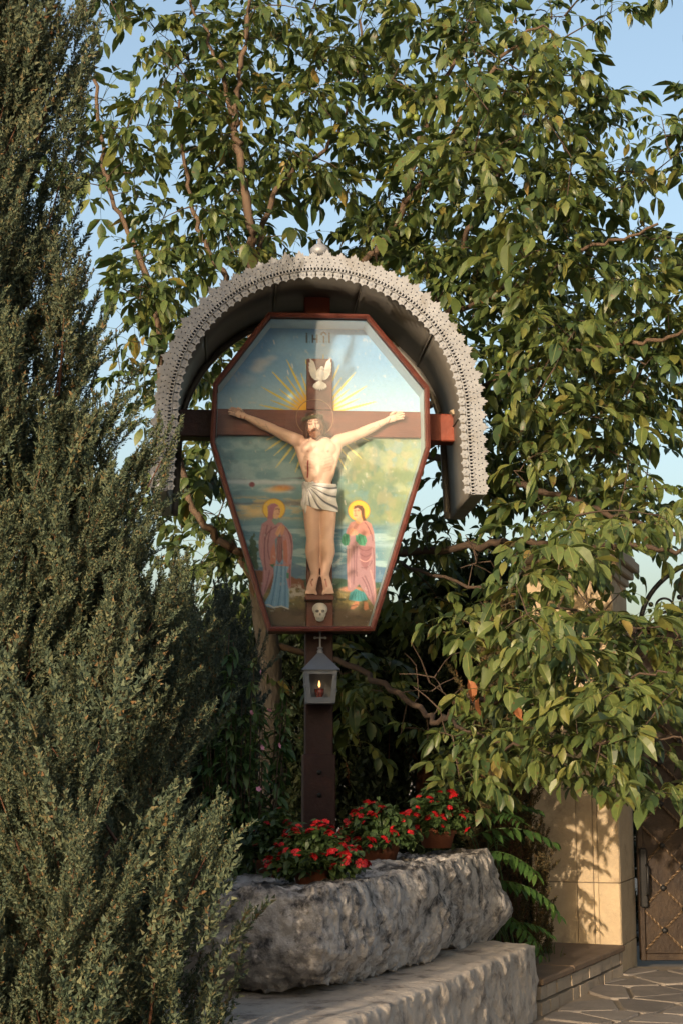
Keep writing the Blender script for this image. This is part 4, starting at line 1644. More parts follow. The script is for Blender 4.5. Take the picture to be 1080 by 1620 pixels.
for sx in (-1, 1):
    mixin(.9 * hstroke(sx * .008, .017, sx * .031, .016, .0028), C(84, 50, 34))
    mixin(.9 * hstroke(sx * .010, -.0015, sx * .027, -.0015, .0022), C(70, 42, 32))
    mixin(.35 * hstroke(sx * .010, .007, sx * .027, .007, .005), C(150, 104, 84))
    mixin(.3 * hstroke(sx * .024, -.016, sx * .026, -.020, .009), C(200, 130, 108))
mixin(.6 * hstroke(-.006, -.029, .006, -.029, .002), C(130, 84, 66))
img = np.clip(img, .003, .9)
ca = bme.color_attributes.new('paint', 'FLOAT_COLOR', 'POINT')
ca.data.foreach_set('color', np.concatenate([img, np.ones((len(img), 1))], 1).astype(np.float32).ravel())
fig = link('crucified_figure', bme, M['skin'], case_o)

# hair, beard, crown, ring, cloth
hm_ = MB()
hm_.ball(hp(0, .012, .022), (.053, .050, .050), 18, 12, hrot)
for sx in (-1, 1):
    for k in range(5):
        a0 = hp(sx * (.030 + .004 * k), -.030 + .013 * k, .030)
        a1 = hp(sx * (.044 + .003 * k), -.026 + .012 * k, -.005)
        a2 = hp(sx * (.047 + .002 * k), -.020 + .012 * k, -.038)
        a3 = hp(sx * (.043 + .004 * k), -.022 + .010 * k, -.070 - .004 * k)
        hm_.tube([a0, a1, a2, a3], [.008, .011, .0105, .004], 8)
obj('hair', hm_, M['hair'], fig, True)
bd = MB()
bd.ball(hp(0, -.036, -.057), (.027, .020, .020), 14, 10, hrot)
for k in range(7):
    x = (k - 3) * .0075
    bd.tube([hp(x * 1.2, -.044 + abs(x) * .4, -.048), hp(x * 1.1, -.051 + abs(x) * .3, -.068), hp(x * .7, -.047, -.092 + abs(x) * .5)], [.008, .0085, .003], 8)
for sx in (-1, 1):
    bd.tube([hp(0, -.054, -.030), hp(sx * .012, -.051, -.033), hp(sx * .024, -.041, -.046)], [.0045, .0055, .003], 8)
    bd.tube([hp(sx * .036, -.014, -.014), hp(sx * .033, -.022, -.036), hp(sx * .022, -.034, -.058)], [.005, .008, .009], 8)
obj('beard', bd, M['beard'], fig, True)
cr_ = MB()
for k in range(3):
    ring_ = []
    for t in np.linspace(0, 2 * PI, 60):
        rr = .053 + .004 * math.sin(8 * t + k * 2.1)
        ring_.append(hp(rr * math.sin(t), .006 - rr * 1.02 * math.cos(t), .030 + .007 * math.cos(8 * t + k * 2.1) + .010 * math.cos(t)))
    cr_.tube(ring_, .0048, 6, False)
cro = obj('crown_of_thorns', cr_, M['thorns'], fig, True)
th = MB()
for k in range(26):
    t = 2 * PI * k / 26
    b_ = hp(.056 * math.sin(t), .006 - .057 * math.cos(t), .033 + .01 * math.cos(t))
    e_ = hp(.070 * math.sin(t + .2), .006 - .071 * math.cos(t + .2), .033 + .02 * math.sin(k * 2.3))
    th.tube([b_, e_], [.0022, .0005], 5)
obj('thorn', th, M['thorns'], cro)
rg = MB()
rc = np.array(S(498, 661, -.105))
rg.tube([rc + np.array((.107 * math.cos(t), -.012 * math.sin(t), .107 * math.sin(t))) for t in np.linspace(0, 2 * PI, 64)], .0022, 6, False, up=(0, 1, 0))
obj('halo_ring', rg, M['gilt'], fig, True)

# loincloth
nu, nv_ = 90, 60
cv = []
ccol = []
for j in range(nv_):
    t = j / (nv_ - 1)
    for i in range(nu):
        a = (-1.9 + 3.8 * i / (nu - 1))
        s_ = (math.sin(a) + 1) / 2
        top = 762.5 + 3.5 * s_
        botm = 801 + 9 * s_ - 4 * math.exp(-((s_ - .15) / .12) ** 2)
        py = top + (botm - top) * t
        hw = 26.5 + 2.2 * t + 1.2 * math.sin(t * 9)
        px = 505.5 + hw * math.sin(a)
        # folds sweep from the knot at upper left
        kx, ky = 484, 766
        th_ = math.atan2(py - ky, px - kx)
        rr = math.hypot(px - kx, py - ky)
        ph = th_ * 21 + 0.045 * rr + .6 * math.sin(rr * .13)
        fold = math.sin(ph)
        v = -.078 - .066 * math.cos(a * .82) - .0045 * fold
        u0, _, z0 = S(px, py, v)
        cv.append((u0, v, z0))
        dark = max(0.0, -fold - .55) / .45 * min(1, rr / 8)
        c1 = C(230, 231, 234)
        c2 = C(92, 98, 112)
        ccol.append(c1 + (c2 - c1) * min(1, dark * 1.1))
cf = [(j * nu + i, j * nu + i + 1, (j + 1) * nu + i + 1, (j + 1) * nu + i) for j in range(nv_ - 1) for i in range(nu - 1)]
cme = fast_mesh('loincloth', np.array(cv), np.array(cf).ravel(), np.full(len(cf), 4), True)
ca = cme.color_attributes.new('paint', 'FLOAT_COLOR', 'POINT')
ca.data.foreach_set('color', np.concatenate([np.array(ccol), np.ones((len(cv), 1))], 1).astype(np.float32).ravel())
solid(link('loincloth', cme, M['skin'], fig), 0.008, 1)
kn_ = MB()
kn_.ball(S(484, 767, -.115), (.016, .013, .018), 12, 8)
for k, (x0, x1, y1, w0) in enumerate(((482, 480.5, 806, .010), (485, 484, 812, .011), (488, 487.5, 804, .009), (480, 479, 796, .008))):
    kn_.tube([S(x0 + 1, 768, -.112), S(x0, 782, -.120), S(x1, y1 - 6, -.110), S(x1, y1, -.106)], [w0 * .7, w0, w0 * 1.1, w0 * .9], 8)
obj('cloth_knot', kn_, M['cloth'], fig, True)

# ---- arched metal canopy
VC0, VC1 = -0.52, 0.33
ac = S(506, 652, VC0)
RB_ = S(506, 428, VC0)[2] - ac[2]          # radius of the bead line
ZB = S(750, 782, VC0)[2]
LEG = ac[2] - ZB
UC, ZC = ac[0], ac[2]
TOT = 2 * LEG + PI * RB_


def arch(s, off, v):
    """point on the arch at arc length s (left foot to right foot), off outwards"""
    fl = 0.035
    if s < LEG:
        t = 1 - s / LEG
        return (UC - RB_ - off - fl * t * .6, v, ZB + s)
    if s > LEG + PI * RB_:
        q = s - LEG - PI * RB_
        t = q / LEG
        return (UC + RB_ + off + fl * t * .6, v, ZC - q)
    a = PI - (s - LEG) / RB_
    return (UC + (RB_ + off) * math.cos(a), v, ZC + (RB_ + off) * math.sin(a))


TH = 0.078
NS = 72
sh = MB()
V, F = [], []
offs = [(0.0, VC0 + .004), (TH, VC0 + .004), (TH, VC1), (0.0, VC1)]
for i in range(NS + 1):
    s = TOT * i / NS
    for off, v in offs:
        V.append(arch(s, off, v))
for i in range(NS):
    for k in (1,):
        k2 = (k + 1) % 4
        F.append((i * 4 + k, i * 4 + k2, (i + 1) * 4 + k2, (i + 1) * 4 + k))
sh.add(V, F)
canopy = obj('canopy', sh, M['zinc'], shrine, True)
solid(canopy, 0.003)
# inner lining in sheets with standing seams
NP = 7
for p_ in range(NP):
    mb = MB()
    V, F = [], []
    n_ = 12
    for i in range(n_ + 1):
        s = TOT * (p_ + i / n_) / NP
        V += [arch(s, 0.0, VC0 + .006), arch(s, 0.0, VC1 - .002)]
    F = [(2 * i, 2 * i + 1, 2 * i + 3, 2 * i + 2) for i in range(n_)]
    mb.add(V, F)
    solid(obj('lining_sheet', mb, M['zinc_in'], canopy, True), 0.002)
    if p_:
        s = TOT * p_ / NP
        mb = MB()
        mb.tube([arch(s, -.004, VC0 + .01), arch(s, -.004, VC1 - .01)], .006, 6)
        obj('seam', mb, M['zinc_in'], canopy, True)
# closing strips at the feet and at the back rim
for s in (0.0, TOT):
    mb = MB()
    a, b, c, d = (arch(s, 0.002, VC0 + .006), arch(s, TH - .002, VC0 + .006), arch(s, TH - .002, VC1 - .004), arch(s, 0.002, VC1 - .004))
    mb.add([a, b, c, d], [(0, 1, 2, 3)])
    solid(obj('foot_plate', mb, M['zinc'], canopy), 0.003)
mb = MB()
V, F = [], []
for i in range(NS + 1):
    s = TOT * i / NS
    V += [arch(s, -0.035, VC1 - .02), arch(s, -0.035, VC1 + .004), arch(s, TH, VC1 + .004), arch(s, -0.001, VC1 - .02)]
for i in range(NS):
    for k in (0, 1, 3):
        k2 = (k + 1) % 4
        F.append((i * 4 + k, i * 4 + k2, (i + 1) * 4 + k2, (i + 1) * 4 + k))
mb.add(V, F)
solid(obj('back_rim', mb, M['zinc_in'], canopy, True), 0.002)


# perforated fascia
def fascia(v, name, mat, parent, amp=0.040):
    mb = MB()
    cell = 0.0305
    nc = int(TOT / cell)
    cell = TOT / nc
    rows_ = [(0.020, 0.040), (0.040, 0.060), (0.060, 0.080)]
    V, F = [], []
    for i in range(nc):
        for ri, (o0, o1) in enumerate(rows_):
            sh_ = 0.5 * cell if ri % 2 else 0.0
            s0, s1 = i * cell, (i + 1) * cell
            om = (o0 + o1) / 2
            smid = (s0 + s1) / 2 + (cell * .12 if ri % 2 else -cell * .12)
            hr = 0.0038
            base = len(V)
            outer8 = [(s0, o0), ((s0 + s1) / 2, o0), (s1, o0), (s1, om), (s1, o1), ((s0 + s1) / 2, o1), (s0, o1), (s0, om)]
            angs = [-3 * PI / 4, -PI / 2, -PI / 4, 0, PI / 4, PI / 2, 3 * PI / 4, PI]
            for s_, o_ in outer8:
                V.append(arch(s_, o_, v))
            for a in angs:
                V.append(arch(smid + hr * math.cos(a), om + hr * math.sin(a), v))
            for k in range(8):
                k2 = (k + 1) % 8
                F.append((base + k, base + k2, base + 8 + k2, base + 8 + k))
    # narrow strip above and below the slotted bead
    for i in range(nc * 2):
        s0, s1 = i * cell / 2, (i + 1) * cell / 2
        for o0, o1 in ((-.004, 0.0025), (.0170, .020)):
            b_ = len(V)
            V += [arch(s0, o0, v), arch(s1, o0, v), arch(s1, o1, v), arch(s0, o1, v)]
            F.append((b_, b_ + 1, b_ + 2, b_ + 3))
    # saw-tooth edge: tall points with small ones between
    pitch = 0.068
    nt = int(TOT / pitch)
    pitch = TOT / nt
    prof = [(0, .006), (.10, .010), (.17, .004), (.25, .026), (.33, .018), (.5, 1.0 * amp), (.67, .018), (.75, .026), (.83, .004), (.90, .010), (1.0, .006)]
    rr = np.random.default_rng(2)
    for i in range(nt):
        kk = rr.uniform(.55, 1.25)
        for (t0, h0), (t1, h1) in zip(prof[:-1], prof[1:]):
            s0, s1 = (i + t0) * pitch, (i + t1) * pitch
            b_ = len(V)
            V += [arch(s0, 0.080, v), arch(s1, 0.080, v), arch(s1, .080 + h1 * kk, v), arch(s0, .080 + h0 * kk, v)]
            F.append((b_, b_ + 1, b_ + 2, b_ + 3))
    mb.add(V, F)
    me = mb.mesh(name)
    import bmesh
    bm = bmesh.new()
    bm.from_mesh(me)
    bmesh.ops.remove_doubles(bm, verts=bm.verts, dist=1e-5)
    bmesh.ops.recalc_face_normals(bm, faces=bm.faces)
    bm.to_mesh(me)
    bm.free()
    return solid(link(name, me, mat, parent), 0.0025)


fas = fascia(VC0, 'fascia', M['zinc'], canopy)
fascia(VC1 + .012, 'rear_fascia', M['zinc'], canopy, .02)
rib = MB()
npx = int(TOT / 0.019)
for i in range(npx):
    s = TOT * (i + .5) / npx
    p = [arch(s - .0042, -.001, VC0), arch(s + .0042, -.001, VC0), arch(s + .0042, .021, VC0), arch(s - .0042, .021, VC0)]
    V = [(a[0], a[1] - .0015, a[2]) for a in p] + [(a[0], a[1] - .008, a[2]) for a in p]
    rib.add(V, [(4, 5, 6, 7), (0, 1, 5, 4), (1, 2, 6, 5), (2, 3, 7, 6), (3, 0, 4, 7)])
tag(obj('bead_moulding', rib, M['zinc'], fas), kind='stuff')
# lace of pressed stars under the bead
star = MB()
pp = []
for k in range(12):
    a = 2 * PI * k / 12
    r = 0.0265 if k % 2 == 0 else 0.0185
    pp.append((r * math.cos(a), r * math.sin(a)))
star.prism(pp, 0.0012, -0.0012, 'y')
star.ball((0, -0.001, 0), (.007, .004, .007), 8, 6)
stme = star.mesh('lace_star')
nst = int(TOT / 0.0495)
for i in range(nst):
    s = TOT * (i + .5) / nst
    p = arch(s, -0.022, VC0 + .003)
    q = arch(s, 0.0, VC0)
    an = math.atan2(q[2] - p[2], q[0] - p[0])
    link('lace_star', stme, M['zinc'], fas, p, (0, -an, 0))
# crest cup at the top
mb = MB()
tp = arch(TOT / 2, 0.12, VC0 + .05)
mb.lathe([(.055, -.02), (.055, .02), (.03, .045), (.012, .055), (.012, .075), (.006, .085)], 16, tp)
obj('crest_cup', mb, M['zinc'], canopy, True)
mb = MB()
mb.prism([S2(716, 642, VC0 + .30), S2(721, 648, VC0 + .30), S2(741, 640, VC0 + .30), S2(737, 633, VC0 + .30)], -.10, -.05, 'y')
obj('brace', mb, M['cap'], canopy)

# ================================================================== LANTERN (hangs on the post)
LV = -0.23
lo = np.array(S(508, 1112, LV))
lw = SO + lo[0] * sU + (-0.118) * sV
lantern = thing('votive_lantern', 'grey tin votive lantern with small cross, candle burning inside', 'lantern', (lw[0], lw[1], lo[2]), SROT)


def L_(px, py):
    a = S(px, py, LV)
    return a[0] - lo[0], a[2] - lo[2]


ZT = L_(508, 1058)[1]
wb, wt = 0.080, 0.092
db, dt = 0.075, 0.085
def quad_frustum(mb, z0, z1, w0, d0, w1, d1):
    mb.add([(-w0, -d0, z0), (w0, -d0, z0), (w0, d0, z0), (-w0, d0, z0), (-w1, -d1, z1), (w1, -d1, z1), (w1, d1, z1), (-w1, d1, z1)],
           [(0, 1, 5, 4), (1, 2, 6, 5), (2, 3, 7, 6), (3, 0, 4, 7), (3, 2, 1, 0), (4, 5, 6, 7)])


# back and floor and top plate
mb = MB()
quad_frustum(mb, 0.0, 0.008, wb, db, wb, db)
obj('floor_plate', mb, M['lantern'], lantern)
mb = MB()
mb.add([(-wb, db - .002, .008), (wb, db - .002, .008), (wt, dt - .002, ZT), (-wt, dt - .002, ZT)], [(0, 1, 2, 3)])
for sx in (-1, 1):
    mb.add([(sx * wb, -db + .006, .008), (sx * wb, db, .008), (sx * wt, dt, ZT), (sx * wt, -dt + .006, ZT)], [(0, 1, 2, 3)])
solid(obj('side_panel', mb, M['lantern'], lantern), .002)
mb = MB()
fr = .026
inn = [(-wb + fr, .034), (wb - fr, .034), (wt - fr, ZT - .026), (-wt + fr, ZT - .026)]
ouf = [(-wb, .008), (wb, .008), (wt, ZT), (-wt, ZT)]
V = [(x, -db - (dt - db) * (z / ZT), z) for x, z in ouf] + [(x, -db - (dt - db) * (z / ZT), z) for x, z in inn]
mb.add(V, [(k, (k + 1) % 4, 4 + (k + 1) % 4, 4 + k) for k in range(4)])
door = solid(obj('door', mb, M['lantern'], lantern), .004, 0)
mb = MB()
mb.add([(x, -db + .003 - (dt - db) * (z / ZT), z) for x, z in inn], [(0, 1, 2, 3)])
obj('glass_pane', mb, M['lampglass'], door)
mb = MB()
for z in (.06, ZT - .05):
    mb.tube([(wt - .008, -dt - .004, z), (wt - .008, -dt - .004, z + .022)], .005, 8)
mb.box(-wt - .006, -wt + .012, -dt - .008, -dt - .002, ZT * .48, ZT * .48 + .012)
obj('hinge', mb, M['lantern'], door)
mb = MB()
RZ = L_(508, 1031)[1]
e_ = .108
mb.add([(-e_, -e_ * .92, ZT - .004), (e_, -e_ * .92, ZT - .004), (e_, e_ * .92, ZT - .004), (-e_, e_ * .92, ZT - .004), (-.016, -.016, RZ), (.016, -.016, RZ), (.016, .016, RZ), (-.016, .016, RZ)],
       [(0, 1, 5, 4), (1, 2, 6, 5), (2, 3, 7, 6), (3, 0, 4, 7), (4, 5, 6, 7), (3, 2, 1, 0)])
roof = obj('roof', mb, M['lantern'], lantern)
mb = MB()
mb.lathe([(.015, RZ), (.017, RZ + .012), (.011, RZ + .02), (.017, RZ + .03), (.006, RZ + .037)], 10)
cz = RZ + .037
mb.box(-.0045, .0045, -.0035, .0035, cz, cz + .085, .001)
mb.box(-.028, -.0046, -.0034, .0034, cz + .046, cz + .055, .001)
mb.box(.0046, .028, -.0034, .0034, cz + .046, cz + .055, .001)
for x, z in ((-.029, cz + .0505), (.029, cz + .0505), (0, cz + .086)):
    mb.ball((x, 0, z), (.0085, .005, .0085), 8, 6)
obj('finial_cross', mb, M['zinc'], roof)
# oil cup with flame
cup = thing('votive_candle', 'small lit candle in a red glass cup inside the tin lantern', 'candle', (lw[0] - .004, lw[1] - .004, lo[2] + .0085), SROT)
mr_, n_, l_, b_ = base_mat('red_glass_cup')
b_.inputs['Base Color'].default_value = (.35, .03, .02, 1)
b_.inputs['Roughness'].default_value = .15
b_.inputs['Transmission Weight'].default_value = .4
mb = MB()
mb.lathe([(.016, 0), (.02, .002), (.009, .012), (.012, .022), (.026, .045), (.028, .075), (.0265, .075), (.02, .05)], 16)
obj('cup', mb, mr_, cup, True)
mw_ = mk('wax', (.55, .4, .25), (.5, .36, .22), 10, .5)
mb = MB()
mb.lathe([(.006, .045), (.006, .082), (.001, .083)], 8)
obj('wick_holder', mb, mw_, cup, True)
mf_, n_, l_, b_ = base_mat('candle_flame')
b_.inputs['Base Color'].default_value = (1, .6, .2, 1)
b_.inputs['Emission Color'].default_value = (1, .48, .14, 1)
b_.inputs['Emission Strength'].default_value = 1.5
mb = MB()
mb.lathe([(.001, .083), (.0055, .090), (.0062, .098), (.004, .110), (.0005, .122)], 10)
obj('flame', mb, mf_, cup, True)

# ================================================================== WALNUT TREE
def leaflet(L, wid, fold, curl, n_=4):
    """one leaflet along +x, tip bent down (-z)"""
    t = np.linspace(0, 1, n_ + 1)
    hw = wid * L * np.array([0.0, 0.78, 1.0, 0.72, 0.0]) if n_ == 4 else wid * L * np.sin(PI * t ** .8)
    x = L * t
    z = -curl * L * t * t
    V, F = [], []
    V.append((0, 0, 0))
    for i in range(1, n_):
        V += [(x[i], hw[i], z[i] + hw[i] * fold), (x[i], 0, z[i]), (x[i], -hw[i], z[i] + hw[i] * fold)]
    V.append((x[-1], 0, z[-1]))
    last = len(V) - 1
    F += [(0, 2, 1), (0, 3, 2)]
    for i in range(n_ - 2):
        b = 1 + i * 3
        F += [(b, b + 1, b + 4, b + 3), (b + 1, b + 2, b + 5, b + 4)]
    b = last - 3
    F += [(b, b + 1, last), (b + 1, b + 2, last)]
    return np.array(V), F


def compound_leaf(r, pairs=3, L=0.26, ll=0.125, wid=0.235, droop=0.9, term=1.25):
    """pinnate leaf: stalk from the origin along +x arching down, leaflets hanging"""
    mb = MB()
    ribs = mb.ribs = MB()
    n_ = 8
    ang = r.uniform(.2, .6)
    pts = [np.zeros(3)]
    for i in range(n_):
        d = np.array((math.cos(ang), r.uniform(-.05, .05), math.sin(ang)))
        pts.append(pts[-1] + d * L / n_)
        ang -= droop * 1.5 / n_ * r.uniform(.7, 1.3)
    mb.tube(pts[::2], np.linspace(.0024, .0013, n_ // 2 + 1), 3, False)

    def place(at, yaw, pitch, roll, size):
        V, F = leaflet(size, wid * r.uniform(.85, 1.15), r.uniform(.1, .75), r.uniform(-.05, .5))
        R = rotmat(roll, pitch, yaw)
        mb.add(V @ R.T + at, F)
        mid = np.array([V[0], V[2], V[5], V[8], V[10]])
        hw_ = np.array([.0016, .0015, .0013, .001, .0004])
        for dz_ in (.0007, -.0007):
            up_ = np.array((0, 0, dz_))
            st = np.concatenate([mid + up_ + np.outer(hw_, (0, 1, 0)), mid + up_ - np.outer(hw_, (0, 1, 0))])
            ribs.add(st @ R.T + at, [(i, i + 1, i + 6, i + 5) for i in range(4)])
    for k in range(pairs):
        f = .42 + .50 * k / max(1, pairs - 1) if pairs > 1 else .7
        i = min(n_ - 1, int(f * n_))
        base = pts[i] + (pts[i + 1] - pts[i]) * (f * n_ - i)
        sz = ll * (0.72 + .28 * k / max(1, pairs - 1)) * r.uniform(.88, 1.12)
        for sgn in (-1, 1):
            place(base, sgn * r.uniform(.6, 1.3), r.uniform(.15, 1.2) * droop, sgn * r.uniform(-.7, .5), sz)
    d = pts[-1] - pts[-2]
    place(pts[-1], math.atan2(d[1], d[0]), max(.3, -math.asin(d[2] / np.linalg.norm(d)) + r.uniform(-.2, .35)), r.uniform(-.5, .5), ll * term * r.uniform(.9, 1.1))
    return mb


lr = np.random.default_rng(21)
LEAVES = [compound_leaf(lr, int(lr.integers(2, 5)), lr.uniform(.20, .32), lr.uniform(.095, .14), lr.uniform(.20, .27), lr.uniform(.5, 1.2), lr.uniform(1.05, 1.35)) for _ in range(36)]
LPROTO = [Proto(m_) for m_ in LEAVES]
LMESH = [None] * len(LEAVES)

WB = np.array(P(428, 1200, 9.95))
WB[2] = 0.1
walnut = thing('walnut_tree', 'spreading walnut tree with green nuts arching over the shrine', 'tree', tuple(WB))


def px3(lst):
    return [np.array(P(*p)) for p in lst]


def smooth_path(pts, n_=6):
    pts = [np.array(p, float) for p in pts]
    pts = [2 * pts[0] - pts[1]] + pts + [2 * pts[-1] - pts[-2]]
    out = []
    for i in range(1, len(pts) - 2):
        p0, p1, p2, p3 = pts[i - 1:i + 3]
        for t in np.linspace(0, 1, n_, endpoint=False):
            out.append(.5 * ((2 * p1) + (-p0 + p2) * t + (2 * p0 - 5 * p1 + 4 * p2 - p3) * t * t + (-p0 + 3 * p1 - 3 * p2 + p3) * t ** 3))
    out.append(pts[-2])
    return out


trunk_pts = [WB + (0.02, 0, -.2)] + px3([(428, 1100, 9.95), (424, 1020, 9.95), (414, 960, 9.98), (410, 900, 10.0), (412, 800, 10.05), (414, 700, 10.05)])
limbs = [
    # (points, r0, r1)
    (px3([(414, 960, 9.98), (396, 905, 9.9), (372, 872, 9.85), (340, 850, 9.85), (300, 790, 9.9), (262, 640, 10.1), (240, 450, 10.2), (190, 340, 10.25), (163, 240, 10.3), (150, 120, 10.3)]), .030, .012),
    (px3([(414, 700, 10.05), (408, 560, 10.0), (402, 420, 9.95), (392, 330, 9.9), (376, 235, 9.9), (372, 180, 9.9), (384, 90, 9.9), (398, -20, 9.9)]), .042, .014),
    (px3([(376, 240, 9.9), (362, 150, 10.0), (330, 70, 10.0), (300, -10, 10.1)]), .020, .008),
    (px3([(408, 560, 10.0), (372, 470, 10.15), (335, 400, 10.2), (308, 340, 10.25), (290, 230, 10.3), (282, 120, 10.3)]), .026, .009),
    (px3([(414, 700, 10.05), (470, 560, 10.3), (530, 450, 10.4), (595, 395, 10.2), (640, 320, 10.1), (660, 230, 10.0), (700, 130, 9.9), (752, 30, 9.8)]), .038, .010),
    (px3([(402, 420, 9.95), (430, 320, 10.1), (470, 265, 10.2), (520, 230, 10.3), (560, 130, 10.3), (575, 20, 10.3)]), .022, .008),
    (px3([(640, 320, 10.1), (720, 210, 9.7), (790, 95, 9.5), (860, 40, 9.3)]), .020, .008),
    (px3([(414, 800, 10.05), (520, 700, 10.6), (640, 560, 10.5), (715, 440, 10.1), (735, 380, 10.0), (800, 250, 9.6), (880, 170, 9.3)]), .040, .010),
    (px3([(680, 500, 10.3), (750, 480, 9.8), (800, 455, 9.4), (850, 440, 9.1), (940, 390, 8.9), (1040, 360, 8.7)]), .022, .008),
    (px3([(520, 700, 10.6), (660, 650, 10.2), (790, 600, 9.6), (900, 560, 9.1), (1000, 545, 8.8), (1100, 520, 8.6)]), .030, .009),
    (px3([(560, 690, 10.5), (680, 720, 10.0), (800, 760, 9.3), (900, 790, 8.9), (1010, 830, 8.5), (1100, 850, 8.4)]), .028, .010),
    (px3([(414, 960, 9.98), (480, 900, 10.2), (600, 880, 10.0), (760, 862, 9.3), (830, 858, 8.9), (925, 866, 8.6), (1000, 863, 8.3), (1100, 875, 8.1)]), .030, .012),
    (px3([(424, 1020, 9.95), (520, 1040, 9.9), (620, 1090, 9.3), (690, 1140, 8.8), (725, 1120, 8.5), (775, 1108, 8.2), (860, 1110, 8.0), (960, 1080, 7.6), (1060, 1060, 7.4)]), .022, .005),
    (px3([(700, 1132, 8.7), (760, 1165, 8.2), (860, 1190, 7.8), (980, 1175, 7.3), (1090, 1170, 7.1)]), .011, .004),
    (px3([(600, 880, 10.0), (720, 920, 9.2), (850, 950, 8.6), (960, 985, 8.0), (1080, 1000, 7.7)]), .012, .004),
]
tb_ = MB()
tpth = smooth_path(trunk_pts)
tb_.tube([p - WB for p in tpth], np.linspace(.085, .05, len(tpth)), 14)
obj('trunk', tb_, M['bark'], walnut, True)
nodes = []
nrad = []
for p in tpth[4:]:
    nodes.append(p)
for li, (pts, r0, r1) in enumerate(limbs):
    pth = smooth_path(pts, 7)
    wob = np.random.default_rng(len(pth)).normal(0, .012, (len(pth), 3))
    wob[0] = 0
    pth = [p + w for p, w in zip(pth, wob)]
    mb = MB()
    mb.tube([p - WB for p in pth], np.linspace(r0, r1, len(pth)), 8)
    obj('limb', mb, M['limb'] if li < 10 else M['twig'], walnut, True)
    nodes += pth
nodes = np.array(nodes)

# where the crown is thick and where the sky shows: rows of 90 px, columns of 90 px over the photograph
DENS = [
    "013678555610",
    "024787678740",
    "035776889973",
    "034742788752",
    "006631488987",
    "006400038998",
    "002300018997",
    "001500008992",
    "002500018983",
    "000330347742",
    "000431246631",
    "000221577876",
    "000000578998",
    "000000133344",
    "000000000000",
]
targets = []
tr_ = np.random.default_rng(33)
for r_, row in enumerate(DENS):
    for c_, ch in enumerate(row):
        n_ = int(ch)
        for _ in range(int(n_ * 1.32 + tr_.random())):
            px = c_ * 90 + tr_.uniform(0, 90)
            py = r_ * 90 + tr_.uniform(0, 90)
            if c_ >= 7 and r_ >= 9:
                dmin, dmax = (7.1, 9.0) if c_ >= 9 else (7.9, 9.4)
            elif c_ >= 8:
                dmin, dmax = 8.3, 10.6
            elif c_ == 7:
                dmin, dmax = 9.6 if r_ >= 4 else 9.2, 10.9
            else:
                dmin, dmax = 9.75, 11.2
            D = tr_.uniform(dmin, dmax)
            if 250 < px < 800 and 380 < py < 840:
                D = max(D, 9.8)
            if px < 725 and py < 1015:
                D = max(D, 9.8)
            if px > 830 and 860 < py < 1300:
                D = min(D, 9.6)
            targets.append(np.array(P(px, py, D)))
# beyond the frame: above and to the right, thinner
for _ in range(130):
    targets.append(np.array(P(tr_.uniform(100, 1350), tr_.uniform(-330, -10), tr_.uniform(9.2, 11.2))))
for _ in range(130):
    targets.append(np.array(P(tr_.uniform(1085, 1400), tr_.uniform(-100, 1180), tr_.uniform(8.0, 10.2))))
# further back, the rest of the crown
for _ in range(150):
    targets.append(np.array((tr_.uniform(-1.6, 2.6), tr_.uniform(10.8, 12.6), tr_.uniform(1.9, 5.2))))
targets = np.array(targets)
d0 = np.min(np.linalg.norm(targets[:, None] - nodes[None, ::2], axis=2), 1)
targets = targets[np.argsort(d0)]
nd = np.zeros((60000, 3))
nd[:len(nodes)] = nodes
nn_ = len(nodes)
twv, twf, tws, twn = [], [], [], 0
leaf_list = []
for T in targets:
    dd = nd[:nn_] - T
    dist2 = np.sqrt((dd ** 2).sum(1)) + 0.25 * np.maximum(0, dd[:, 2])
    k = int(np.argmin(dist2))
    A = nd[k].copy()
    L = np.linalg.norm(T - A)
    n_ = max(3, min(14, int(L / .07)))
    mid = (A + T) / 2 + np.array((tr_.normal(0, .06 * L), tr_.normal(0, .06 * L), .10 * L))
    path = [(1 - t) ** 2 * A + 2 * t * (1 - t) * mid + t * t * T for t in np.linspace(0, 1, n_)]
    r0 = min(.012, .0035 + .006 * L)
    tb2 = MB()
    tb2.tube([p - WB for p in path], np.linspace(r0, .0022, n_), 5, False)
    v_ = np.concatenate(tb2.v)
    twv.append(v_)
    twf.append(np.array([i for f in tb2.f for i in f]) + twn)
    tws.append(np.array([len(f) for f in tb2.f]))
    twn += len(v_)
    add = path[1:]
    nd[nn_:nn_ + len(add)] = add
    nn_ += len(add)
    # leaves gather towards the end of the shoot
    dirn = T - path[max(0, n_ - 3)]
    yaw0 = math.atan2(dirn[1], dirn[0])
    nl = int(tr_.integers(3, 6))
    for q in range(nl):
        t = 1 - .42 * q / nl * min(1.0, .5 / max(L, .1)) * tr_.uniform(.7, 1.2)
        i = max(0, min(n_ - 2, int(t * (n_ - 1))))
        p = path[i] + (path[i + 1] - path[i]) * min(1, t * (n_ - 1) - i)
        yaw = yaw0 + q * 2.4 + tr_.uniform(-.5, .5)
        # leaves of the outer crown turn their faces towards the open side
        leaf_list.append((p, yaw, tr_.uniform(-.4, .4), tr_.uniform(-.4, .4), int(tr_.integers(len(LEAVES))), tr_.uniform(.62, 1.12)))
tag(link('twigs', fast_mesh('twigs', np.concatenate(twv), np.concatenate(twf), np.concatenate(tws), True), M['twig'], walnut), kind='stuff')


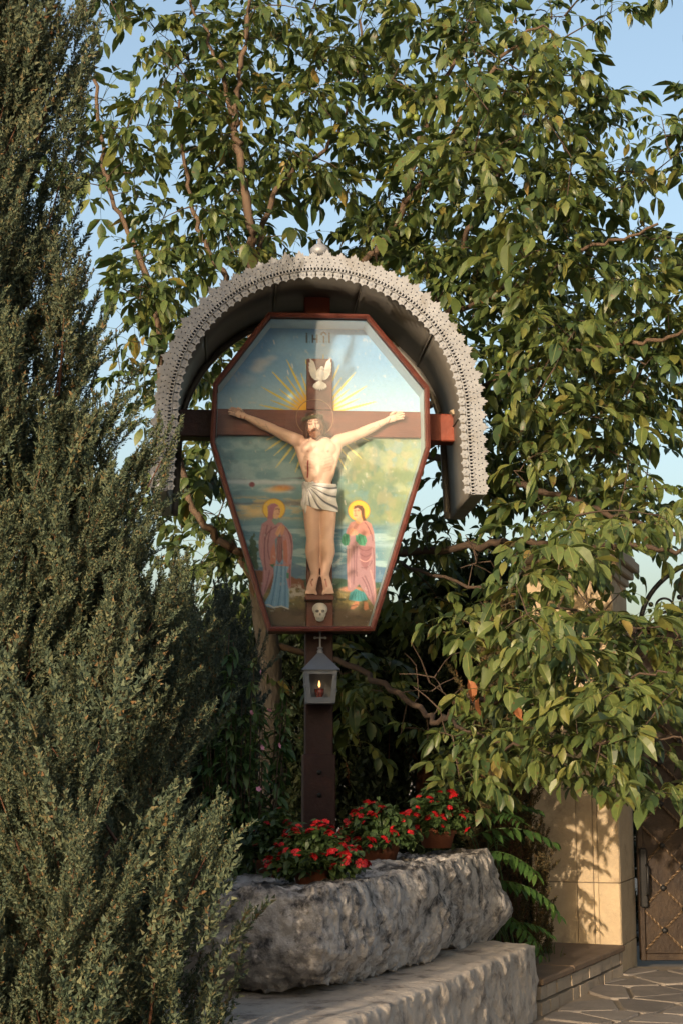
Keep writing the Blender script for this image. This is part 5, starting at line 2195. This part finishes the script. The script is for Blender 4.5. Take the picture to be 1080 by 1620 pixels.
def keep_clear(p):
    """no leaf may grow into the canopy, the case or the pillar"""
    w = np.array((p[0], p[1])) - SO
    u, v = w @ sU, w @ sV
    if abs(u - UC) < 1.12 and -0.9 < v < .55 and 1.6 < p[2] < ZC + RB_ + .35:
        return False
    if abs(u) < .62 and -2.2 < v < .3 and .8 < p[2] < 2.2:
        return False
    q = np.array((p[0], p[1])) - pe
    a = q @ np.array((math.cos(prot), math.sin(prot)))
    b = q @ np.array((-math.sin(prot), math.cos(prot)))
    if -.12 < a < PL + .12 and -.12 < b < PW + .12 and p[2] < PH + .35:
        return False
    return True


leaf_list = [l for l in leaf_list if keep_clear(l[0])]
# the 300 that show largest become leaves of their own
order = []
for i, l in enumerate(leaf_list):
    p = l[0]
    y, z = p[1], p[2] - CAMZ
    d = y * cp_ + z * sp_
    px, py = 540 + FPX * p[0] / d, 810 - FPX * (-y * sp_ + z * cp_) / d
    if 0 < px < 1080 and 0 < py < 1290:
        order.append((d / l[5], i))
big = set(i for _, i in sorted(order)[:300])
scat = Scatter()
for i, (p, yaw, pit, rol, k, s_) in enumerate(leaf_list):
    if i in big:
        if LMESH[k] is None:
            both = MB()
            both.add(np.concatenate(LEAVES[k].v), LEAVES[k].f)
            nf_ = len(both.f)
            both.add(np.concatenate(LEAVES[k].ribs.v), LEAVES[k].ribs.f)
            LMESH[k] = both.mesh('leaf')
            LMESH[k].materials.append(M['walnut'])
            LMESH[k].materials.append(M['midrib'])
            LMESH[k].polygons.foreach_set('material_index', [0] * nf_ + [1] * (len(LMESH[k].polygons) - nf_))
        o = link('leaf', LMESH[k], None, walnut, tuple(p - WB))
        o.rotation_euler = (rol, pit, yaw)
        o.scale = (s_, s_, s_)
    else:
        scat.put(LPROTO[k], rotmat(rol, pit, yaw), p - WB, s_)
tag(link('crown', scat.mesh('crown'), M['walnut'], walnut), kind='stuff')
# green nuts
nut = MB()
nut.ball((0, 0, 0), (.020, .020, .023), 12, 8)
nut.tube([(0, 0, .022), (0.003, 0, .05)], .002, 5)
nutme = nut.mesh('walnut', True)
for (px, py, D) in ((210, 150, 9.7), (211, 143, 9.75), (226, 62, 9.7), (286, 152, 9.7), (646, 183, 9.1), (658, 186, 9.1), (653, 90, 9.2), (763, 125, 9.0), (832, 160, 8.6), (936, 160, 8.5), (730, 217, 9.1), (791, 562, 8.7), (803, 654, 8.6), (808, 430, 8.9), (315, 122, 9.8), (550, 165, 9.8), (1003, 342, 8.3), (290, 380, 9.8), (540, 215, 9.8), (997, 215, 8.3)):
    link('walnut', nutme, M['walnut_fruit'], walnut, tuple(np.array(P(px, py, D)) - WB), (tr_.uniform(-.3, .3), tr_.uniform(-.3, .3), 0))
# a few withered leaves on the broken lower limb
dr = np.random.default_rng(4)
for (px, py, D) in ((740, 1075, 8.1), (757, 1103, 8.1), (810, 1102, 7.9), (815, 1108, 7.9), (744, 1020, 8.2), (122, 100, 7.6)):
    V, F = leaflet(.11, .25, .9, .5)
    mb = MB()
    mb.add(V, F)
    obj('withered_leaf', mb, M['dead'], walnut, loc=tuple(np.array(P(px, py, D)) - WB), rot=(dr.uniform(-1, 1), dr.uniform(.8, 1.6), dr.uniform(0, 6)))


# ================================================================== CONIFERS
def make_plume(r, L=.32, n_tw=26, tl=.085, leafn=8, ls=.0135):
    """a feathery juniper shoot along +z"""
    mb = MB()
    bend = r.uniform(-.25, .25, 2)
    def axis(t):
        return np.array((bend[0] * L * t * t, bend[1] * L * t * t, L * t))
    mb.tube([axis(t) for t in np.linspace(0, 1, 5)], np.linspace(.0028, .0012, 5), 3, False)
    for k in range(n_tw):
        t = (k + .3) / n_tw
        base = axis(t)
        a = k * 2.4 + r.uniform(-.5, .5)
        l_ = tl * (1 - .72 * t ** 1.3) * r.uniform(.75, 1.2)
        el = r.uniform(.80, 1.15) + .3 * t
        d = np.array((math.cos(a) * math.cos(el), math.sin(a) * math.cos(el), math.sin(el)))
        fr = frame_from(d)
        nl = max(3, int(leafn * (1 - .5 * t)))
        for q in range(nl):
            f = (q + .6) / nl
            p = base + d * l_ * f + np.array((0, 0, .12 * l_ * f * f))
            a2 = q * 2.1 + r.uniform(-.4, .4)
            ld = fr[:, 0] * .8 + .62 * (math.cos(a2) * fr[:, 1] + math.sin(a2) * fr[:, 2])
            ld /= np.linalg.norm(ld)
            sd = np.cross(ld, r.normal(0, 1, 3))
            sd /= np.linalg.norm(sd) + 1e-9
            s1 = ls * r.uniform(.75, 1.25)
            w1 = s1 * .30
            mb.add([p + sd * w1, p + ld * s1, p - sd * w1], [(0, 1, 2)])
    return Proto(mb)


pr_ = np.random.default_rng(55)
PLUMES = [make_plume(pr_, .28, 35, .062, 8, .0168) for _ in range(9)]
PLUMES_LO = [make_plume(pr_, .34, 16, .11, 6, .046) for _ in range(5)]


def align_z(d, spin):
    d = np.asarray(d, float) / np.linalg.norm(d)
    fr = frame_from(d)          # columns d, y, z
    B = np.stack([fr[:, 1], fr[:, 2], fr[:, 0]], 1)
    c, s_ = math.cos(spin), math.sin(spin)
    return B @ np.array([[c, -s_, 0], [s_, c, 0], [0, 0, 1]])


def conifer(name, label, base, prof, mat, n_clump, per, protos, seed, lean=.5, clump_len=.6, scale=1.0, facing=None, leaders=1, fill=0, group=None, spires=()):
    """prof: [(z, radius)]; clumps are upswept flame-shaped sprays on the outline, a few inside"""
    r = np.random.default_rng(seed)
    base = np.array(base, float)
    root = thing(name, label, 'tree' if prof[-1][0] > 2.6 else 'shrub', tuple(base), group=group)
    zs = np.array([p[0] for p in prof])
    rs = np.array([p[1] for p in prof])
    scat_ = Scatter()
    wood = MB()
    H = zs[-1]
    wood.tube([(0, 0, -.15), (0.02, 0, H * .3), (-.01, .02, H * .6), (0, 0, H * .93)], [.07 * scale, .055 * scale, .035 * scale, .008], 8)
    for (sx_, sy_, sprof, sn) in list(spires) + [(0.0, 0.0, prof, n_clump)]:
        cen = np.array((sx_, sy_, 0.0))
        zs = np.array([p[0] for p in sprof])
        rs = np.array([p[1] for p in sprof])
        wz = np.cumsum(np.interp(np.linspace(zs[0], zs[-1], 200), zs, rs) + .16)
        wz /= wz[-1]
        for c in range(sn):
            z = np.interp(r.random(), wz, np.linspace(zs[0], zs[-1], 200))
            R = np.interp(z, zs, rs)
            if facing is not None and r.random() < .68:
                a = facing + r.normal(0, .75)
            else:
                a = r.uniform(0, 2 * PI)
            inner_ = r.random() < .25
            rad = R * (r.uniform(.35, .7) if inner_ else r.uniform(.80, 1.0) + .34 * (vnoise(np.array([[a * 1.3, z * 1.6, seed + sx_]]), 3)[0] - .5))
            out = np.array((math.cos(a), math.sin(a), 0))
            up = np.array((0, 0, 1.0))
            tip = cen + out * rad + up * z
            axis = out * lean * r.uniform(.6, 1.3) + up + np.array((r.normal(0, .12), r.normal(0, .12), 0))
            axis /= np.linalg.norm(axis)
            CL = clump_len * r.uniform(.7, 1.25)
            root_p = tip - axis * CL
            b0_ = cen * .8 + np.array((0, 0, max(.0, z - CL * 1.3)))
            wood.tube([b0_, root_p * .6 + b0_ * .4, root_p, tip - axis * .1], [.014, .010, .006, .002], 4, False)
            fr = frame_from(axis)
            for q in range(per):
                t = (q + r.random()) / per
                off = (.018 + .095 * (1 - t)) * math.sqrt(r.random()) * scale
                b = r.uniform(0, 2 * PI)
                side = math.cos(b) * fr[:, 1] + math.sin(b) * fr[:, 2]
                p = root_p + axis * CL * t * .86 + side * off
                d = axis + side * r.uniform(.1, .55) * (1 - .7 * t) + np.array((0, 0, .15))
                s_ = (1.0 - .35 * t) * r.uniform(.7, 1.1) * scale
                scat_.put(protos[int(r.integers(len(protos)))], align_z(d, r.uniform(0, 6.28)), p, s_)
    for c in range(fill):
        z = np.interp(r.random(), wz, np.linspace(zs[0], zs[-1], 200))
        rad = np.interp(z, zs, rs) * r.uniform(.25, .72)
        a = r.uniform(0, 2 * PI)
        for q in range(5):
            p = np.array((math.cos(a) * rad, math.sin(a) * rad, z - .25)) + r.normal(0, .1, 3)
            scat_.put(protos[int(r.integers(len(protos)))], align_z((math.cos(a) * .5, math.sin(a) * .5, 1), r.uniform(0, 6)), p, 1.25)
    obj('trunk', wood, M['jwood'], root, True)
    tag(link('crown', scat_.mesh('crown'), mat, root), kind='stuff')
    return root


JB = np.array((-1.50, 6.40, 0.0))
conifer('juniper_tree', 'tall feathery green juniper beside the boulder and shrine', JB,
        [(0.0, .9), (.5, 1.0), (1.0, 1.0), (1.8, .97), (2.2, .94), (2.56, .80), (3.07, .53), (3.58, .42), (4.1, .46), (4.7, .34), (5.3, .18), (5.8, .04)],
        M['juniper'], 172, 20, PLUMES, 101, .42, .70, 1.12, facing=-PI / 2 + .3, fill=120,
        spires=[(.52, -.18, [(1.2, .45), (1.8, .46), (2.2, .42), (2.55, .30), (2.85, .10)], 52), (-.05, -.08, [(2.9, .42), (3.6, .36), (4.2, .38), (4.8, .26), (5.4, .08)], 36), (.05, -.45, [(1.4, .45), (2.1, .40), (2.5, .25), (2.8, .06)], 24)])
conifer('juniper_shrub', 'low spreading juniper bush in front of the boulder and tall juniper', (-.90, 5.22, 0.0),
        [(0.0, .52), (.3, .64), (.8, .62), (1.15, .48), (1.45, .12)], M['juniper'], 64, 20, PLUMES, 104, .45, .62, .95, facing=-PI / 2 + .3, fill=30)
b2 = P(352, 1300, 8.3)
conifer('juniper_shrub', 'dark bluish juniper behind the tall feathery juniper', (b2.x - .05, 8.3, .15),
        [(0, .30), (.5, .44), (1.1, .42), (1.6, .32), (2.0, .12)], M['juniper_blue'], 60, 13, PLUMES, 102, .35, .5, 1.15, facing=-PI / 2)
b3 = P(800, 1200, 9.75)
conifer('juniper_shrub', 'bronzed brown juniper between the walnut branches and the pillar', (b3.x, 9.75, .1),
        [(0, .30), (.8, .34), (1.5, .30), (2.0, .18), (2.35, .05)], M['juniper_brown'], 50, 12, PLUMES, 103, .3, .5, 1.15, facing=-PI / 2)
for k, (px, D, h, rr) in enumerate(((330, 12.2, 2.55, .8), (450, 11.9, 2.55, .8), (560, 11.6, 2.5, .8), (670, 11.4, 2.75, .75), (760, 11.5, 2.85, .75), (850, 11.9, 2.8, .8), (220, 12.4, 2.7, .85), (90, 13.2, 2.6, .9))):
    b4 = P(px, 1230, D)
    conifer('thuja_tree', ['dark clipped thuja behind the walnut trunk', 'dark clipped thuja straight behind the shrine post', 'dark clipped thuja between post and bronzed juniper', 'tall dark thuja behind the right side of the case', 'tall dark thuja behind the bronzed juniper', 'tall dark thuja behind the gate pillar', 'dark thuja behind the bluish juniper', 'dark thuja behind the tall feathery juniper'][k], (b4.x, D, 0),
            [(0, rr * .8), (h * .3, rr), (h * .7, rr * .85), (h * .95, rr * .4), (h, .1)], M['thuja'], 40, 10, PLUMES_LO, 200 + k, .3, .7, 1.5, facing=-PI / 2, group='dark thuja hedge behind the shrine')


# ================================================================== FLOWER POTS
def small_leaf(r, L, w):
    V, F = leaflet(L, w, r.uniform(.1, .5), r.uniform(.1, .5))
    return V, F


fl_ = MB()
frn = np.random.default_rng(8)
for k in range(11):
    a = k * 2.4
    rr = .0185 * math.sqrt(k / 11.0)
    c = np.array((rr * math.cos(a), rr * math.sin(a), .012 - rr * .45))
    n0 = np.array((math.cos(a) * rr * 40, math.sin(a) * rr * 40, 1.0))
    B = align_z(n0, frn.uniform(0, 6))
    for q in range(5):
        a2 = 2 * PI * q / 5
        d = np.array((math.cos(a2), math.sin(a2), .25))
        s_ = np.array((-math.sin(a2), math.cos(a2), 0))
        V = np.array([(0, 0, 0), d * .007 + s_ * .0048, d * .0125, d * .007 - s_ * .0048])
        fl_.add(V @ B.T + c, [(0, 1, 2, 3)])
flme = fl_.mesh('flower_head')


def flower_pot(px, py, D, rim, h, label, nf, spread, hgt, seed, zrot=0):
    r = np.random.default_rng(seed)
    p = P(px, py, D)
    t = thing('flower_pot', label, 'flower pot', (p.x, p.y, p.z), r.uniform(0, 6), 'terracotta pots of red flowers')
    mb = MB()
    mb.lathe([(rim * .70, 0), (rim * .90, h * .72), (rim, h * .73), (rim * 1.02, h), (rim * .92, h), (rim * .86, h * .86)], 28)
    obj('pot', mb, M['terracotta'], t, True)
    mb = MB()
    mb.lathe([(rim * .88, h * .84), (.001, h * .9)], 20, cap=False)
    obj('potting_soil', mb, M['soil'], t)
    sc2 = Scatter()
    protos = []
    for _ in range(8):
        m2 = MB()
        V, F = leaflet(r.uniform(.03, .05), r.uniform(.22, .34), r.uniform(.1, .5), r.uniform(.1, .6))
        m2.add(V, F)
        protos.append(Proto(m2))
    stems = MB()
    tips = []
    for k in range(125):
        a = r.uniform(0, 2 * PI)
        rad = spread * math.sqrt(r.random())
        hh = h + hgt * (1.05 - .75 * (rad / spread) ** 2) * r.uniform(.7, 1.05)
        if rad > rim * 1.1:
            hh -= .09 * r.random()
        e = np.array((rad * math.cos(a), rad * math.sin(a), hh))
        b = np.array((rim * .5 * rad / spread * math.cos(a), rim * .5 * rad / spread * math.sin(a), h * .9))
        m = (b + e) / 2 + np.array((0, 0, .03))
        pth = [(1 - u) ** 2 * b + 2 * u * (1 - u) * m + u * u * e for u in np.linspace(0, 1, 5)]
        stems.tube(pth, .0018, 4, False)
        tips.append((e, a, rad))
        for q in range(26):
            u = r.uniform(.25, .97)
            pp_ = (1 - u) ** 2 * b + 2 * u * (1 - u) * m + u * u * e + r.normal(0, .012, 3)
            sc2.put(protos[int(r.integers(8))], rotmat(r.uniform(-.6, .6), r.uniform(-.5, .8), r.uniform(0, 6.28)), pp_, r.uniform(.7, 1.2))
    tag(obj('stems', stems, M['shrubleaf'], t), kind='stuff')
    tag(link('foliage', sc2.mesh('foliage'), M['potleaf'], t), kind='stuff')
    r.shuffle(tips)
    for e, a, rad in tips[:nf]:
        o = link('flower_head', flme, M['petal'], t, tuple(e + np.array((0, 0, .012))))
        tl_ = min(.9, rad / spread * .9)
        o.rotation_euler = (tl_ * -math.sin(a), tl_ * math.cos(a), r.uniform(0, 6))
        s_ = r.uniform(.5, 1.1)
        o.scale = (s_, s_, s_)
    return t


flower_pot(497, 1402, 6.75, .100, .085, 'low terracotta pot of trailing red flowers at the near end of the boulder', 74, .215, .16, 61)
flower_pot(600, 1360, 7.75, .112, .10, 'terracotta pot of red flowers in the middle of the boulder', 62, .19, .165, 62)
flower_pot(690, 1341, 8.35, .105, .10, 'terracotta pot of red flowers at the far end of the boulder', 48, .165, .20, 63)
flower_pot(436, 1388, 7.25, .10, .09, 'shaded terracotta pot of sparse red flowers between juniper and post', 12, .17, .20, 64)

# ================================================================== SHRUB WITH PINK FLOWERS
hb_ = P(384, 1330, 7.9)
shrub = thing('flowering_shrub', 'leafy shrub with small pink flowers left of the shrine post', 'shrub', (hb_.x, hb_.y, .25))
r = np.random.default_rng(71)
sc2 = Scatter()
protos = []
for _ in range(8):
    m2 = MB()
    V, F = leaflet(r.uniform(.05, .085), r.uniform(.14, .2), r.uniform(.2, .6), r.uniform(.1, .6))
    m2.add(V, F)
    protos.append(Proto(m2))
stems = MB()
tips = []
for k in range(48):
    a = r.uniform(0, 6.28)
    rad = .26 * math.sqrt(r.random())
    hh = r.uniform(.6, 1.75) * (1.08 - rad)
    e = np.array((rad * math.cos(a) * .85, rad * math.sin(a), hh))
    b = np.array((.05 * math.cos(a), .05 * math.sin(a), -.05))
    m = (b + e) / 2 + np.array((.04 * math.cos(a), .04 * math.sin(a), .05))
    stems.tube([(1 - u) ** 2 * b + 2 * u * (1 - u) * m + u * u * e for u in np.linspace(0, 1, 8)], np.linspace(.006, .002, 8), 5, False)
    tips.append((e, a))
    for q in range(int(50 * hh)):
        u = r.uniform(.15, 1)
        p = (1 - u) ** 2 * b + 2 * u * (1 - u) * m + u * u * e
        sc2.put(protos[int(r.integers(8))], rotmat(r.uniform(-.4, .4), r.uniform(-.3, .9), r.uniform(0, 6.28)), p, r.uniform(.7, 1.15))
obj('stems', stems, M['twig'], shrub, True)
tag(link('foliage', sc2.mesh('foliage'), M['shrubleaf'], shrub), kind='stuff')
pk = MB()
for q in range(5):
    a2 = 2 * PI * q / 5
    d = np.array((math.cos(a2), math.sin(a2), .5))
    s_ = np.array((-math.sin(a2), math.cos(a2), 0))
    pk.add(np.array([(0, 0, 0), d * .009 + s_ * .0065, d * .015, d * .009 - s_ * .0065]), [(0, 1, 2, 3)])
pkme = pk.mesh('pink_flower')
for (px, py) in ((411, 1063), (426, 1125), (441, 1180), (414, 1183), (409, 1249), (397, 1128)):
    p = np.array(P(px, py, 7.48)) - np.array((hb_.x, hb_.y, .25))
    link('pink_flower', pkme, M['pink'], shrub, tuple(p), (r.uniform(.6, 1.6), r.uniform(-.4, .4), r.uniform(0, 3)))

# ================================================================== PINNATE-LEAVED SAPLING
ab = P(800, 1490, 9.2)
sap = thing('ailanthus_sapling', 'young sapling with long bright green pinnate leaves before the pillar', 'sapling', (ab.x, ab.y, .1))
r = np.random.default_rng(81)
stm = MB()


def pinnate(r, L, pairs, ll):
    mb = MB()
    n_ = 10
    ang = r.uniform(.25, .5)
    pts = [np.zeros(3)]
    for i in range(n_):
        pts.append(pts[-1] + np.array((math.cos(ang), 0, math.sin(ang))) * L / n_)
        ang -= 1.15 / n_
    mb.tube(pts, np.linspace(.0035, .0015, n_ + 1), 5, False)
    for k in range(pairs):
        f = .14 + .84 * k / (pairs - 1)
        i = min(n_ - 1, int(f * n_))
        b = pts[i] + (pts[i + 1] - pts[i]) * (f * n_ - i)
        for sg in (-1, 1):
            V, F = leaflet(ll * (1 - .45 * abs(f - .45)) * r.uniform(.9, 1.1), .17, .25, .35)
            mb.add(V @ rotmat(sg * -.15, .25 + r.uniform(-.1, .15), sg * r.uniform(.95, 1.2)).T + b, F)
    return mb.mesh('pinnate_leaf')


pmesh = [pinnate(r, r.uniform(.42, .55), int(r.integers(8, 11)), r.uniform(.10, .125)) for _ in range(5)]
for me in pmesh:
    me.materials.append(M['ailanthus'])
for k, (px, py, D, yaw, pit, s_) in enumerate(((745, 1325, 8.95, -.1, -.05, 1.0), (742, 1300, 9.1, .1, -.25, .95), (752, 1400, 9.0, -.3, .1, .95), (760, 1350, 9.05, -.6, .25, .9), (770, 1440, 9.0, -.9, .2, .85), (790, 1400, 9.15, .3, .35, .9), (765, 1390, 9.2, 3.0, -.1, .8), (785, 1345, 9.2, 1.4, -.2, .85), (770, 1310, 9.2, 2.4, -.3, .8), (790, 1450, 9.0, -.5, .45, .75), (800, 1465, 9.1, .2, .1, .6), (775, 1300, 9.1, -1.1, -.1, .75))):
    p = np.array(P(px, py, D))
    bse = np.array((ab.x, ab.y, .1))
    o = link('pinnate_leaf', pmesh[k % 5], None, sap, tuple(p - bse), (0, pit, yaw))
    o.scale = (s_, s_, s_)
    foot = np.array((r.uniform(-.08, .08), r.uniform(-.05, .05), -.05))
    q = p - bse
    stm.tube([foot, foot * .5 + q * .5 + np.array((0, 0, .06)), q], [.007, .005, .003], 5, False)
obj('stems', stm, M['shrubleaf'], sap, True)

# grass on the kerb bed
gr = MB()
r = np.random.default_rng(91)
for k in range(900):
    t_ = r.uniform(.05, 1.25)
    w_ = r.uniform(.15, .6)
    xy = kb0 + kdir * t_ - kn * w_
    hgt_ = r.uniform(.03, .09)
    a = r.uniform(0, 6.28)
    d = np.array((math.cos(a), math.sin(a)))
    b = np.array((xy[0], xy[1], .15 if w_ < .46 else .11))
    tip = b + np.array((d[0] * hgt_ * .5, d[1] * hgt_ * .5, hgt_ + (.02 if w_ < .46 else .06)))
    s_ = np.array((-d[1], d[0], 0)) * .003
    if w_ < .25 and r.random() < .85:
        continue
    gr.add([b - s_, b + s_, (b + tip) / 2 + s_ * .8 + np.array((0, 0, .012)), tip, (b + tip) / 2 - s_ * .8 + np.array((0, 0, .012))], [(0, 1, 2, 3, 4)])
tag(obj('grass', gr, M['grass']), 'short green grass behind the brown kerb coping', 'grass', kind='stuff')


# ================================================================== ACROSS THE ROAD, behind the camera
M['render'] = mk('grey_render', (0.20, 0.185, 0.17), (0.26, 0.24, 0.22), 3, .9, .2, 30)
M['tile'] = mk('brown_roof_tile', (0.16, 0.065, 0.04), (0.10, 0.045, 0.03), 5, .85, .3, 20)
M['pane'] = mk('dark_pane', (0.02, 0.025, 0.03), (0.03, 0.035, 0.04), 3, .15)
house = thing('house', 'grey rendered house with brown tiled roof across the road', 'house', (-0.5, -22.0, -.05))
mb = MB()
mb.box(-3.2, 3.3, 0, 7, 0, 11.4)
obj('wall', mb, M['render'], house)
mb = MB()
mb.prism([(-3.4, 11.3), (3.5, 11.3), (0.05, 13.6)], -.4, 7.2, 'y')
obj('roof', mb, M['tile'], house)
for z in (1.2, 4.6, 8.0):
    for x in (-2.0, .05, 2.1):
        mb = MB()
        mb.box(x - .55, x + .55, 7.002, 7.06, z, z + 1.4)
        w = obj('window', mb, M['pane'], house)
        mb = MB()
        mb.box(x - .65, x + .65, 7.003, 7.14, z - .1, z - .02)
        obj('sill', mb, M['cap'], w)
r = np.random.default_rng(301)
for k, (x, y, h, rr, lab) in enumerate(((3.95, -14.5, 8.0, 2.0, 'round leafy tree across the road beside the house'), (6.9, -15.5, 6.8, 2.0, 'wide leafy tree across the road further from the house'))):
    t = thing('leafy_tree', lab, 'tree', (x, y, -.05))
    mb = MB()
    mb.tube([(0, 0, 0), (.05, 0, h * .4), (0, .05, h * .85)], [.16, .12, .04], 10)
    obj('trunk', mb, M['bark'], t, True)
    scx = Scatter()
    for q in range(760):
        d = r.normal(0, 1, 3)
        d /= np.linalg.norm(d)
        p = d * np.array((rr, rr, h * (.32 if h > 5 else .44))) * (.35 + .65 * r.random() ** .5) * (1 + (.25 if h > 5 else .10) * math.sin(d[0] * 5 + d[2] * 4)) + np.array((0, 0, h * (.66 if h > 5 else .52)))
        scx.put(LPROTO[int(r.integers(len(LPROTO)))], rotmat(0, 0, r.uniform(0, 6.28)), p, 3.2)
    tag(link('crown', scx.mesh('crown'), M['walnut'], t), kind='stuff')
